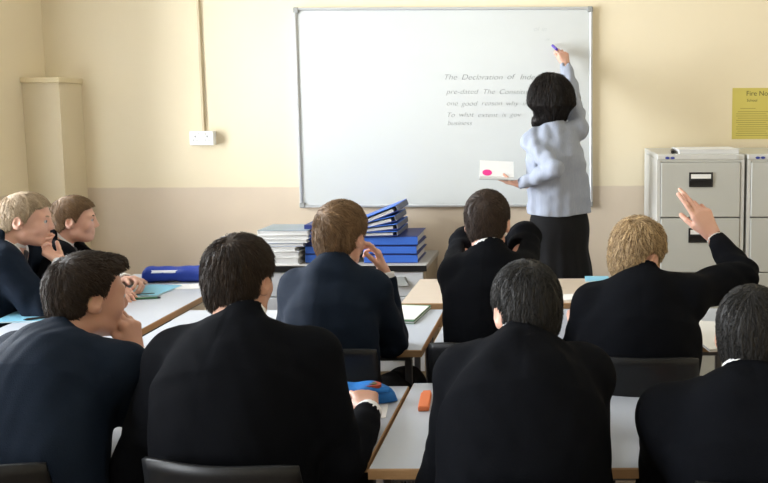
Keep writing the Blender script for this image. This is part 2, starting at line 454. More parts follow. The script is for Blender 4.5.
# papers and pen on the cabinet
p = P(706, 152.5, 4.12)
st = empty('paper_pad', (p.x, 4.16, 1.325), 'white pad of papers lying on the first filing cabinet', 'papers', rz=.03)
MB().box(-.165, .165, -.11, .11, 0, .024, 0, bev=.002).build('pages', M['pages'], st)
MB().box(-.167, .167, -.112, .112, .0241, .027, 0).build('top_sheet', M['paper'], st)
p = P(675, 152, 4.10)
pm = MB().tube([(-.02, -.05, .010), (-.012, .0, .010), (0, .09, .010)], [.009, .010, .010], 12)
pn = pm.build('marker_pen', M['black'], None, (p.x+.002, 4.12, 1.325)); tag(pn, 'dark marker pen beside the white pad on the filing cabinet', 'pen')

# low drawer chest ------------------------------------------------------
LX0, LX1, LY0, LZ = -1.80, -.775, 4.20, .685
ch = empty('drawer_chest', ((LX0+LX1)/2, (LY0+YW-.03)/2, 0), 'low pale grey drawer chest under the whiteboard, stacked with books and binders', 'drawer chest')
hx, hy = (LX1-LX0)/2, (YW-.03-LY0)/2
MB().box(-hx-.008, hx+.008, -hy-.012, hy, LZ-.03, LZ, 0, bev=.003).build('top_board', M['cabinet_top'], ch)
MB().box(-hx-.0095, hx+.0095, -hy-.0165, -hy-.0122, LZ-.036, LZ-.003, 0).build('front_edging', M['black'], ch)
cb = MB().box(-hx, -hx+.02, -hy, hy, 0, LZ-.03).box(hx-.02, hx, -hy, hy, 0, LZ-.03).box(-hx+.02, hx-.02, hy-.015, hy, 0, LZ-.03).box(-.01, .01, -hy+.01, hy-.015, 0, LZ-.03).box(-hx+.02, hx-.02, -hy+.01, hy-.015, 0, .05)
cb.build('carcass', M['cabinet_side'], ch)
for cxx in (-hx/2, hx/2):
    for k in range(4):
        z1 = LZ-.042-k*.148; z0 = z1-.142
        do = MB().box(cxx-hx/2+.012, cxx+hx/2-.012, -hy-.006, hy-.05, z0, z1, bev=.003).build('drawer', M['drawer_white'], ch)
        hz = z1-.055
        hb = MB(); sx = cxx+.115
        hb.add([(sx-.05, -hy-.0061, hz-.02), (sx+.05, -hy-.0061, hz-.02), (sx+.03, -hy-.0061, hz+.028), (sx-.03, -hy-.0061, hz+.028),
                (sx-.05, -hy-.03, hz-.02), (sx+.05, -hy-.03, hz-.02), (sx+.02, -hy-.012, hz+.028), (sx-.02, -hy-.012, hz+.028)],
               [(0,1,2,3), (4,7,6,5), (0,4,5,1), (1,5,6,2), (2,6,7,3), (3,7,4,0)])
        hb.build('handle', M['corner_cap'], do)

# books and binders on the chest ------------------------------------------------------
def book(px0, px1, z0, z1, rz, label, cover, group, spine=None, name='textbook', yoff=0.0, dep=.22):
    a = P(px0, 250, LY0+.02).x; b = P(px1, 250, LY0+.02).x
    w = (b-a)/2; d = dep/2; t = z1-z0
    r = empty(name, ((a+b)/2, LY0+.01+d+yoff, z0), label, 'book', group, rz)
    ct = min(.004, t*.2)
    MB().box(-w, w, -d, d, 0, ct, bev=.001).build('back_cover', M[spine or cover], r)
    MB().box(-w, w, -d, d, t-ct, t, bev=.001).build('front_cover', M[cover], r)
    MB().box(-w+.004, w-.006, -d+.003, d-.004, ct+.0002, t-ct-.0002).build('page_block', M['pages'], r)
    MB().box(-w-.0015, -w+.0035, -d, d, ct, t-ct).build('spine', M[spine or cover], r)
    return r
g = 'textbooks stacked on the drawer chest'
z = LZ
stackL = [(271, 299, .040, 'paper', 'thick white workbook at the bottom of the left book stack', 0), (271, 299, .036, 'paper', 'thick white workbook second from the bottom of the left book stack', .02),
          (268, 297, .026, 'paper', 'slim white book under the grey-blue covers in the left stack', -.03), (262, 304, .022, 'cover_blue', 'grey-blue covered book in the middle of the left stack', .03),
          (260, 308, .022, 'paper', 'white book just above the middle of the left book stack', .0), (258, 309, .024, 'paper', 'white book second from the top of the left stack', .02),
          (259, 310, .026, 'cover_green', 'green and grey covered book topmost of the left stack', -.02)]
for (x0, x1, t, cv, lb, rz) in stackL:
    book(x0, x1, z, z+t, rz, lb, cv, g, spine='paper' if cv != 'cover_blue' else 'cover_blue'); z += t+.0006

def binder(cx, cy, z0, w, d, t, rz, tilt, label, spine_mat, group, rear='binder_grey', cover='binder'):
    """lever arch file lying flat, spine towards the pupils (-y)"""
    r = empty('ring_binder', (cx, cy, z0), label, 'binder', group)
    r.rotation_euler = (0, tilt, rz)
    x, y = w/2, d/2; ct = .004
    MB().box(-x, x, -y, y, 0, ct, bev=.001).build('back_cover', M[cover], r)
    MB().box(-x, x, -y, y, t-ct, t, bev=.001).build('front_cover', M[cover], r)
    MB().box(-x, x, -y-.001, -y+.003, ct+.0001, t-ct-.0001, bev=.001).build('spine', M[spine_mat], r)
    MB().box(-x+.012, x-.012, -y+.03, y-.006, ct+.002, t-ct-t*.25).build('paper_block', M['pages'], r)
    MB().tube([(-.04, -y+.026, t*.3), (-.04, -y+.02, t*.7), (.04, -y+.02, t*.7), (.04, -y+.026, t*.3)], .002, 8).build('ring_arch', M['alu'], r)
    return r
g = 'blue ring binders on the drawer chest'
# right pile: three flat boxes, spines to the front
bx = (P(364, 250, LY0+.03).x + P(416, 250, LY0+.03).x)/2
z = LZ
for i, (t, lb, rz) in enumerate([(.050, 'blue binder at the bottom of the right pile', 0.01), (.048, 'blue binder in the middle of the right pile, between two others', -.02), (.052, 'blue binder on top of the flat right pile, under the fanned files', .02)]):
    binder(bx, LY0+.19, z, .31, .30, t, rz, 0, lb, 'binder', g, cover='binder_dark'); z += t+.003
zr = z
# left pile behind the fair-haired boy
bx2 = (P(303, 250, LY0+.03).x + P(353, 250, LY0+.03).x)/2
z = LZ
for i, (t, sm, lb, rz) in enumerate([(.052, 'binder', 'blue binder at the bottom of the left binder pile', 0), (.048, 'binder', 'blue binder second from the bottom of the left binder pile', .015), (.030, 'binder_dark', 'thin navy binder in the left binder pile', -.02),
                                     (.055, 'binder', 'bright blue binder near the top of the left binder pile', .02), (.034, 'binder_dark', 'navy binder topmost of the left binder pile, beside the white books', 0)]):
    binder(bx2, LY0+.20, z, .28, .30, t, rz, 0, lb, sm, g, cover='binder_dark'); z += t+.0012
# fanned lever arch files on the right pile: page openings to the front, spines to the right
def lever(cx, cy, z0, w, d, t, tilt, label):
    r = empty('lever_arch_file', (cx, cy, z0), label, 'binder', 'lever arch files fanned on the right pile')
    r.rotation_euler = (0, -tilt, 0)
    y = d/2; ct = .005
    MB().box(-w, 0, -y, y, 0, ct, bev=.001).build('back_cover', M['binder_dark'], r)
    MB().box(-w, 0, -y, y, t-ct, t, bev=.001).build('front_cover', M['binder'], r)
    MB().box(-.005, .001, -y, y, ct+.0001, t-ct-.0001).build('spine', M['binder_grey'], r)
    MB().box(-w+.015, -.03, -y+.01, y-.01, ct+.001, t*.62).build('paper_block', M['pages'], r)
    return r
xr = P(398, 240, LY0+.03).x
for i, (z0, tilt, t, dx, lb) in enumerate([(zr+.002, .03, .030, .0, 'lever arch file lowest of the fanned files, lying nearly flat'), (zr+.041, .11, .034, .002, 'lever arch file second from the bottom of the fanned files'),
                                           (zr+.088, .24, .036, -.006, 'lever arch file third from the bottom of the fan, tilted'), (zr+.148, .38, .038, .008, 'steeply tilted lever arch file topmost of the fan under the whiteboard')]):
    lever(xr+dx, LY0+.17, z0, .27, .29, t, tilt, lb)

# desks ------------------------------------------------------
def desk(x0, x1, y0, y1, label, top='laminate', h=.72, apron=False):
    r = empty('school_desk' if not apron else 'beech_desk', ((x0+x1)/2, (y0+y1)/2, 0), label, 'desk', 'two-seat classroom desks' if not apron else None)
    x, y = (x1-x0)/2, (y1-y0)/2
    tb = MB()
    e = .012
    vs = [(-x,-y,h-.026),(x,-y,h-.026),(x,y,h-.026),(-x,y,h-.026),(-x,-y,h-.003),(x,-y,h-.003),(x,y,h-.003),(-x,y,h-.003),
          (-x+.003,-y+.003,h),(x-.003,-y+.003,h),(x-.003,y-.003,h),(-x+.003,y-.003,h)]
    tb.add(vs, [(0,3,2,1)], 1)
    tb.add(vs, [(0,1,5,4),(1,2,6,5),(2,3,7,6),(3,0,4,7),(4,5,9,8),(5,6,10,9),(6,7,11,10),(7,4,8,11)], 1)
    tb.add(vs, [(8,9,10,11)], 0)
    tb.build('desk_top', [M[top], M['beech']], r)
    fr = MB()
    for s in (-1, 1):
        fr.box(-x+.05, x-.05, s*(y-.06)-.012, s*(y-.06)+.012, h-.056, h-.0265)
        fr.box(s*(x-.06)-.012, s*(x-.06)+.012, -y+.072, y-.072, h-.056, h-.0265)
    fr.build('frame', M['tube'], r)
    if apron:
        MB().box(-x+.02, x-.02, -y+.006, -y+.024, h-.11, h-.0265).build('apron', M['beech'], r)
    for sx in (-1, 1):
        for sy in (-1, 1):
            lg = MB().box(sx*(x-.06)-.0125, sx*(x-.06)+.0125, sy*(y-.06)-.0125, sy*(y-.06)+.0125, .012, h-.0562, bev=.003).build('leg', M['tube'], r)
            MB().box(sx*(x-.06)-.016, sx*(x-.06)+.016, sy*(y-.06)-.016, sy*(y-.06)+.016, 0, .0118, bev=.003).build('foot_cap', M['black'], lg)
    return r
desk(-1.60, -.476, 1.765, 2.265, 'grey-topped desk in the front row with the bright blue pencil case on it')
desk(-.468, .640, 1.730, 2.290, 'grey-topped desk in the front row with the orange packet on it')
desk(-1.60, -.500, 2.605, 3.140, 'grey-topped desk in the second row with the green exercise book on it')
desk(-.472, .730, 2.650, 3.140, 'grey-topped desk in the second row shared with the boy raising his hand')
desk(-2.235, -1.655, 2.730, 3.830, 'grey-topped desk along the left wall with the royal blue pencil case on it')
desk(-.712, .400, 3.235, 3.700, 'pale beech desk standing empty in front of the teacher', top='beech_top', apron=True)

# chairs ------------------------------------------------------
def chair_proto():
    r = empty('school_chair', (0, 0, 0), '', 'chair', 'black plastic school chairs')
    def seat(u, v):
        a = (u-.5)*.40; b = -.19+v*.40
        z = .455 + .018*(2*u-1)**2 - .012*math.sin(PI*v) - .02*max(0, v-.85)/.15
        return (a*(1-.06*v), b, z), (0, 0, 1)
    MB().surf(seat, 14, 12, .008).build('seat', M['chair'], r)
    def back(u, v):
        s = (u-.5)*2; wv = .19*(1-.10*abs(v-.4))
        top = v
        z = .56+.285*v - .012*(abs(s)**4)*(1 if v > .5 else -1)*abs(v-.5)*2
        y = -.205-.05*v + .045*s*s
        return (s*wv, y, z), Vector((-.4*s, 1, .25)).normalized()
    MB().surf(back, 18, 10, .009).build('backrest', M['chair'], r)
    mb = MB()
    for s in (-1, 1):
        mb.tube([(s*.13, -.20, .44), (s*.13, -.215, .56), (s*.13, -.245, .70)], .010, 10)
        mb.tube([(s*.13, -.19, .437), (s*.13, 0, .430), (s*.13, .17, .437)], .010, 10)
    mb.build('frame', M['tube'], r)
    for s in (-1, 1):
        for q in (-1, 1):
            top = (s*.135, .13 if q > 0 else -.16, .438); bot = (s*.185, .19 if q > 0 else -.23, .008)
            MB().tube([top, bot], .010, 10).build('leg', M['tube'], r)
            
    return r
CHAIR = chair_proto(); _used = []
def place_chair(x, y, rz, label):
    o = CHAIR if not _used else copy_tree(CHAIR)
    _used.append(1)
    o.location = (x, y, 0); o.rotation_euler = (0, 0, rz); o['label'] = label
    return o

# things on the desks ------------------------------------------------------
def slab(name, px, py, w, d, t, rz, m, label, cat, z=.72, m2=None, group=None):
    p = PZ(px, py, z)
    if m2:
        r = empty(name, (p.x, p.y, z), label, cat, group, rz)
        MB().box(-w/2, w/2, -d/2, d/2, 0, t*.18).build('back_cover', M[m], r)
        MB().box(-w/2+.002, w/2-.002, -d/2+.002, d/2-.002, t*.19, t*.81).build('pages', M[m2], r)
        MB().box(-w/2, w/2, -d/2, d/2, t*.82, t).build('front_cover', M[m], r)
        return r
    o = MB().box(-w/2, w/2, -d/2, d/2, 0, t).build(name, M[m], None, (p.x, p.y, z)); o.rotation_euler = (0, 0, rz)
    return tag(o, label, cat, group)

def pencil_case(loc, rz, length, rad, m, label, patch=None, tail=False):
    r = empty('pencil_case', loc, label, 'pencil case', None, rz)
    n, k = 26, 22
    vs = []; fs = []
    for i in range(n+1):
        u = i/n; x = (u-.5)*length
        e = min(1, (1-abs(2*u-1)**6)**.5 + .18) if True else 1
        lump = 1 + .06*math.sin(9*u+1) + .04*math.sin(23*u)
        if tail: e *= 1-.55*max(0, u-.72)/.28
        for j in range(k):
            a = 2*PI*j/k
            cy = abs(math.cos(a))**.85*math.copysign(1, math.cos(a)); cz = abs(math.sin(a))**.8*math.copysign(1, math.sin(a))
            rr = rad*e*lump*(1+.03*math.sin(3*a+11*u))
            z = rad*.92*e + rr*.92*cz
            vs.append((x, rr*1.15*cy, max(.0008, z)))
    for i in range(n):
        for j in range(k):
            fs.append((i*k+j, (i+1)*k+j, (i+1)*k+(j+1) % k, i*k+(j+1) % k))
    mb = MB().add(vs, fs, 0, True).add(vs[:k], [tuple(range(k))]).add(vs[-k:], [tuple(reversed(range(k)))])
    mb.build('pouch', M[m], r)
    zb = MB()
    zp = [((i/12-.5)*length*.92, -rad*.99-.003, rad*1.45+.003*math.sin(3*i/12*PI)) for i in range(13)]
    zb.surf(lambda u, v: ((( u-.5)*length*.86, -rad*(1.02-.16*v), rad*(1.22+.30*v)), (0, -.8, .6)), 20, 3, .006)
    zo = zb.build('zip', M['zip'] if not patch else M['case_sky'], r)
    if patch:
        pb = MB(); 
        q = 18
        for (mi, ra, rb, dz) in ((0, .026, .014, 0), (1, .014, .007, .0012)):
            vs = [(length*.20+ra*math.cos(2*PI*i/q), -.01+rb*math.sin(2*PI*i/q)*1.3, rad*1.80-.12*ra*abs(math.cos(2*PI*i/q))+dz+.002) for i in range(q)]
            vs += [(v[0], v[1], v[2]-.012) for v in vs]
            pb.add(vs, [tuple(range(q))] + [(i, q+i, q+(i+1) % q, (i+1) % q) for i in range(q)], mi)
        pb.build('emblem', [M['red_patch'], M['dark_print']], r)
    return r
p = PZ(174, 283, .72)
pencil_case((p.x, p.y+.04, .7202), .05, .34, .041, 'case_royal', 'royal blue pencil case with a white zip on the left-hand desk')
p = PZ(353, 409, .72)
pencil_case((p.x+.0, p.y+.045, .7202), .10, .235, .033, 'case_sky', 'bright blue soft pencil case with a red emblem on the front desk', patch=True, tail=True)
slab('exercise_book', 153, 291, .165, .20, .006, -.1, 'light_blue', 'light blue exercise book in front of the royal blue pencil case', 'book', m2='paper')
slab('paper_sheet', 190, 286.5, .20, .10, .002, .1, 'paper', 'white sheet of paper beside the royal blue pencil case', 'paper')
slab('exercise_book', 30, 317, .20, .16, .006, .12, 'light_blue', 'light blue exercise book at the near end of the left-hand desk', 'book', m2='paper')
slab('exercise_book', 400, 315, .20, .24, .012, -.12, 'green_cover', 'green-covered exercise book under the loose page on the second-row desk', 'book', m2='pages')
slab('paper_sheet', 402, 312.5, .17, .20, .003, -.12, 'paper', 'white loose page lying on the green exercise book', 'paper', z=.7325)
slab('paper_sheet', 352, 411, .20, .13, .002, .15, 'paper', 'white sheet under the bright blue pencil case and the writing hand', 'paper', z=.7201)
slab('paper_sheet', 577, 297, .15, .10, .003, .2, 'paper', 'white paper on the pale beech desk near the teacher', 'paper')
slab('exercise_book', 597, 279.5, .12, .10, .006, 0, 'light_blue', 'light blue booklet at the far side of the pale beech desk', 'book', m2='paper')
slab('exercise_book', 718, 341, .16, .22, .010, .2, 'paper', 'white exercise book in front of the boy raising his hand', 'book', m2='pages')
slab('paper_sheet', 713, 326.5, .16, .13, .002, -.2, 'paper', 'white paper beyond the exercise book beside the boy raising his hand', 'paper', z=.7202)
def pen(px, py, rz, m, label, z=.72, L=.14):
    p = PZ(px, py, z)
    r = empty('pen', (p.x, p.y, z+.0002), label, 'pen', None, rz)
    MB().tube([(-L/2+.012, 0, .005), (L/2, 0, .005)], .0048, 10).build('barrel', M[m], r)
    MB().tube([(-L/2, 0, .005), (-L/2+.0118, 0, .005)], [.001, .0045], 10).build('tip', M['black'], r)
    MB().tube([(L/2+.0002, 0, .005), (L/2+.012, 0, .005)], [.005, .0035], 10).build('end_cap', M['black'], r)
pen(44, 318.5, .5, 'black', 'dark pen on the light blue book at the near end of the left-hand desk', z=.7263)
pen(135, 296, .3, 'black', 'dark pen beside the boy with the resting hand on the left-hand desk')
pen(141, 299.5, .2, 'green_cover', 'green pen nearest the corner of the left-hand desk')
# orange packet with notches
p = PZ(425, 404, .72)
op = empty('card_packet', (p.x, p.y, .72), 'orange packet lying on the front-row desk beside the broad black blazer', 'packet', rz=.1)
MB().box(-.016, .016, -.055, .055, 0, .016, bev=.003).build('sleeve', M['orange'], op)
MB().box(-.012, .012, .0552, .075, .002, .013, bev=.002).build('flap', M['orange'], op)
# ------------------------------------------------------------------ distance-field surfaces
A = lambda *v: np.array(v, dtype=np.float64)
def unit(v): v = np.asarray(v, float); return v/(np.linalg.norm(v)+1e-12)
def npv(v): return np.array(tuple(v), float)

def cap(a, b, r1, r2=None):
    a = np.asarray(a, float); b = np.asarray(b, float); r2 = r1 if r2 is None else r2
    ab = b-a; L2 = float(ab@ab)+1e-12
    def f(p):
        q = p-a; t = np.clip(q@ab/L2, 0, 1)
        return np.linalg.norm(q-t[:, None]*ab, axis=1)-(r1+(r2-r1)*t)
    return f
def flat_chain(pts, rs, fwd, ratio):
    """chain of cones flattened along fwd (ratio<1)"""
    fwd = unit(fwd); k = 1/ratio-1
    st = lambda q: q + np.outer(q@fwd, fwd)*k
    S = [st(np.asarray(p, float)[None])[0] for p in pts]
    segs = [cap(S[i], S[i+1], rs[i], rs[i+1]) for i in range(len(S)-1)]
    def f(p):
        q = st(p); d = segs[0](q)
        for s in segs[1:]: 
            e = s(q); h = np.clip(.5+.5*(e-d)/.06, 0, 1); d = e*(1-h)+d*h-.06*h*(1-h)
        return d*(ratio**.5)
    return f
def ell(c, r, R=None):
    c = np.asarray(c, float); r = np.asarray(r, float)
    def f(p):
        q = p-c
        if R is not None: q = q@R
        k0 = np.linalg.norm(q/r, axis=1); k1 = np.linalg.norm(q/(r*r), axis=1)+1e-9
        return k0*(k0-1)/k1
    return f
def rbox(c, h, R=None, r=.01):
    c = np.asarray(c, float); h = np.asarray(h, float)-r
    def f(p):
        q = p-c
        if R is not None: q = q@R
        q = np.abs(q)-h
        return np.linalg.norm(np.maximum(q, 0), axis=1)+np.minimum(q.max(1), 0)-r
    return f
def smin(a, b, k):
    if k <= 0: return np.minimum(a, b)
    h = np.clip(.5+.5*(b-a)/k, 0, 1)
    return b*(1-h)+a*h-k*h*(1-h)

def eval_ops(ops, p):
    d = np.full(len(p), 9.0)
    for kind, f, k in ops:
        if kind == 'u': d = smin(d, f(p), k)
        elif kind == 's': d = -smin(-d, f(p), k)
        elif kind == 'i': d = -smin(-d, -f(p), k)
        elif kind == 'd': d = d+f(p)
    return d

EDG = [(0,1),(2,3),(4,5),(6,7),(0,2),(1,3),(4,6),(5,7),(0,4),(1,5),(2,6),(3,7)]
OFF = np.array([[i & 1, (i >> 1) & 1, (i >> 2) & 1] for i in range(8)])
def sdf_mesh(ops, lo, hi, h, slack=.02):
    B = 8
    lo = np.asarray(lo, float); nb = np.ceil((np.asarray(hi, float)-lo)/(h*B)).astype(int)
    n = nb*B
    gi = np.stack(np.meshgrid(*[np.arange(k) for k in nb], indexing='ij'), -1).reshape(-1, 3)
    ctr = lo+(gi*B+(B-1)/2)*h
    dc = eval_ops(ops, ctr)
    half = math.sqrt(3)*B/2*h
    act = np.abs(dc) < half*1.15+slack
    D = np.where(dc > 0, 1.0, -1.0).astype(np.float32)
    full = np.empty(tuple(nb)+(B, B, B), np.float32)
    full[:] = D.reshape(*nb, 1, 1, 1)
    ag = gi[act]; ac = ctr[act]
    loc = np.stack(np.meshgrid(*[np.arange(B)]*3, indexing='ij'), -1).reshape(-1, 3)
    CH = 700
    for s in range(0, len(ag), CH):
        g = ag[s:s+CH]; m = len(g)
        pts = (lo+(g[:, None, :]*B+loc[None])*h).reshape(-1, 3)
        # cull primitives per block
        d = np.full((m, B**3), 9.0)
        cen = ac[s:s+CH]
        dcur = np.full(m, 9.0)
        pr = pts.reshape(m, B**3, 3)
        prim = {}
        umin = np.full(m, 9.0)
        for i, (kind, f, k) in enumerate(ops):
            if kind == 'u':
                v = f(cen); prim[i] = v; umin = np.minimum(umin, v)
        for i, (kind, f, k) in enumerate(ops):
            if kind == 'u':
                sel = prim[i] < umin+2*half+k+slack
                if not sel.any(): continue
                q = f(pr[sel].reshape(-1, 3)).reshape(-1, B**3)
                d[sel] = smin(d[sel], q, k)
            else:
                q = f(pts).reshape(m, B**3)
                if kind == 's': d = -smin(-d, q, k)
                elif kind == 'i': d = -smin(-d, -q, k)
                else: d = d+q
        full[g[:, 0], g[:, 1], g[:, 2]] = d.reshape(m, B, B, B)
    D = full.transpose(0, 3, 1, 4, 2, 5).reshape(*n)
    S = D < 0
    c = np.zeros(tuple(n-1), np.int8)
    for o in OFF:
        c += S[o[0]:n[0]-1+o[0], o[1]:n[1]-1+o[1], o[2]:n[2]-1+o[2]]
    cells = np.argwhere((c > 0) & (c < 8))
    vals = np.stack([D[cells[:, 0]+o[0], cells[:, 1]+o[1], cells[:, 2]+o[2]] for o in OFF], 1)
    acc = np.zeros((len(cells), 3)); cnt = np.zeros(len(cells))
    for a, b in EDG:
        va, vb = vals[:, a], vals[:, b]; x = (va < 0) != (vb < 0)
        t = np.where(x, va/(va-vb+1e-20), 0)
        acc += np.where(x[:, None], OFF[a]+t[:, None]*(OFF[b]-OFF[a]), 0); cnt += x
    V = lo+(cells+acc/cnt[:, None])*h
    idx = np.full(tuple(n-1), -1, np.int32); idx[cells[:, 0], cells[:, 1], cells[:, 2]] = np.arange(len(cells))
    Q = []
    for ax in range(3):
        o = [0, 0, 0]; o[ax] = 1
        s0 = S[:n[0]-o[0], :n[1]-o[1], :n[2]-o[2]]; s1 = S[o[0]:, o[1]:, o[2]:]
        e = np.argwhere(s0 != s1)
        u, v = (ax+1) % 3, (ax+2) % 3
        e = e[(e[:, u] > 0) & (e[:, v] > 0) & (e[:, u] < n[u]-1) & (e[:, v] < n[v]-1)]
        eu = np.zeros(3, int); eu[u] = 1; ev = np.zeros(3, int); ev[v] = 1
        q = np.stack([idx[tuple((e-eu-ev).T)], idx[tuple((e-ev).T)], idx[tuple(e.T)], idx[tuple((e-eu).T)]], 1)
        flip = ~S[tuple(e.T)]
        q[flip] = q[flip][:, ::-1]
        Q.append(q[(q >= 0).all(1)])
    return V, np.concatenate(Q)

# ------------------------------------------------------------------ people
def yawv(a): return A(-math.sin(a), math.cos(a), 0)
def basis(yaw, pitch=0, roll=0):
    """columns: right, forward, up (pitch>0 looks down, roll>0 tips to own right)"""
    Rz = np.array(Matrix.Rotation(yaw, 3, 'Z')); Rx = np.array(Matrix.Rotation(-pitch, 3, 'X')); Ry = np.array(Matrix.Rotation(roll, 3, 'Y'))
    return Rz@Rx@Ry
def ik(s, w, l1, l2, hint):
    s = npv(s); w = npv(w); d = w-s; L = np.linalg.norm(d)
    if L > (l1+l2)*.995: l1, l2 = l1*L/(l1+l2)/.995, l2*L/(l1+l2)/.995
    a = (l1*l1-l2*l2+L*L)/(2*L); h = math.sqrt(max(l1*l1-a*a, 0))
    n = d/L; hv = npv(hint); hv = unit(hv-n*(hv@n))
    return s+n*a+hv*h

def hand_ops(w, d, n, side, curl, spread=.08, thumb=(.6, .5), sc=.93, idx_curl=None):
    """w wrist, d direction to the fingers, n palm normal, side +1 right / -1 left"""
    d = unit(d); n = unit(npv(n)-d*(npv(n)@d)); t = np.cross(d, n)*side
    ops = []
    base = [(.029, .086, (.044, .027, .021), .0088), (.0095, .090, (.049, .031, .022), .0090), (-.0100, .086, (.045, .028, .021), .0085), (-.028, .077, (.035, .021, .018), .0076)]
    w = npv(w)
    ops.append(('u', cap(w-d*.03, w+d*.012, .024*sc, .024*sc), .01))
    curls = curl if isinstance(curl, (list, tuple)) else [curl]*4
    for (o, L, seg, r) in base:
        k = w+(t*o+d*L)*sc
        ops.append(('u', cap(w+t*o*.55*sc+d*.012*sc, k, .0135*sc, .0115*sc), .016))
    for i, (o, L, seg, r) in enumerate(base):
        k = w+(t*o+d*L)*sc
        f = unit(d+t*spread*(1.5-i)); ang = curls[i]
        p = k; m = .004
        for j, sl in enumerate(seg):
            th = ang*(.75, 1.0, .75)[j]
            f2 = unit(f*math.cos(th)+n*math.sin(th)); n_ = unit(-f*math.sin(th)+n*math.cos(th))
            q = p+f2*sl*sc
            ops.append(('u', cap(p, q, r*sc*(1-.06*j), r*sc*(.94-.06*j)), .004 if j else .007))
            p = q; f = f2; n = n_
        n = unit(np.cross(t, d))*side*1.0
        n = unit(npv(n)); 
        if (n@np.cross(t, d))*side < 0: n = -n
    out, cl = thumb
    p = w+(t*.020+d*.022)*sc; f = unit(d*math.cos(out)+t*math.sin(out)+n*.35)
    for j, (sl, r) in enumerate(((.042, .0135), (.033, .0105), (.027, .0095))):
        q = p+f*sl*sc; ops.append(('u', cap(p, q, r*sc, r*.9*sc), .012 if j == 0 else .004)); p = q
        f = unit(f*math.cos(cl*.8)+unit(n*.6+d*.5-t*.4)*math.sin(cl*.8))
    return ops

def fold(seed, amp, freq, stretch):
    r = np.random.default_rng(seed)
    ks = r.normal(size=(5, 3))*freq*np.asarray(stretch); ph = r.uniform(0, 6, 5); k2 = r.normal(size=(5, 3))*freq*.4; p2 = r.uniform(0, 6, 5)
    def f(p):
        d = 0
        for i in range(5): d = d+np.sin(p@ks[i]+1.6*np.sin(p@k2[i]+p2[i])+ph[i])
        return d*amp/2.2
    return f

def tube_strands(P0, pts, r):
    """pts (N,K,3) -> three-sided tapering tubes"""
    N, K, _ = pts.shape
    T = np.gradient(pts, axis=1); T /= np.linalg.norm(T, axis=2, keepdims=True)+1e-9
    up = np.broadcast_to(P0[:, None, :], pts.shape)
    a = np.cross(T, up); a /= np.linalg.norm(a, axis=2, keepdims=True)+1e-9
    b = np.cross(T, a)
    tap = np.linspace(1, .25, K)[None, :, None]*np.asarray(r)[:, None, None]
    vs = np.stack([pts+(a*math.cos(w)*1.3+b*math.sin(w))*tap for w in (0, 2*PI/3, 4*PI/3)], 2)  # N,K,3,3
    V = vs.reshape(-1, 3)
    base = (np.arange(N)[:, None]*K+np.arange(K-1)[None])*3
    q = []
    for k in range(3):
        k2 = (k+1) % 3
        q.append(np.stack([base+k, base+k2, base+3+k2, base+3+k], -1).reshape(-1, 4))
    return V, np.concatenate(q)

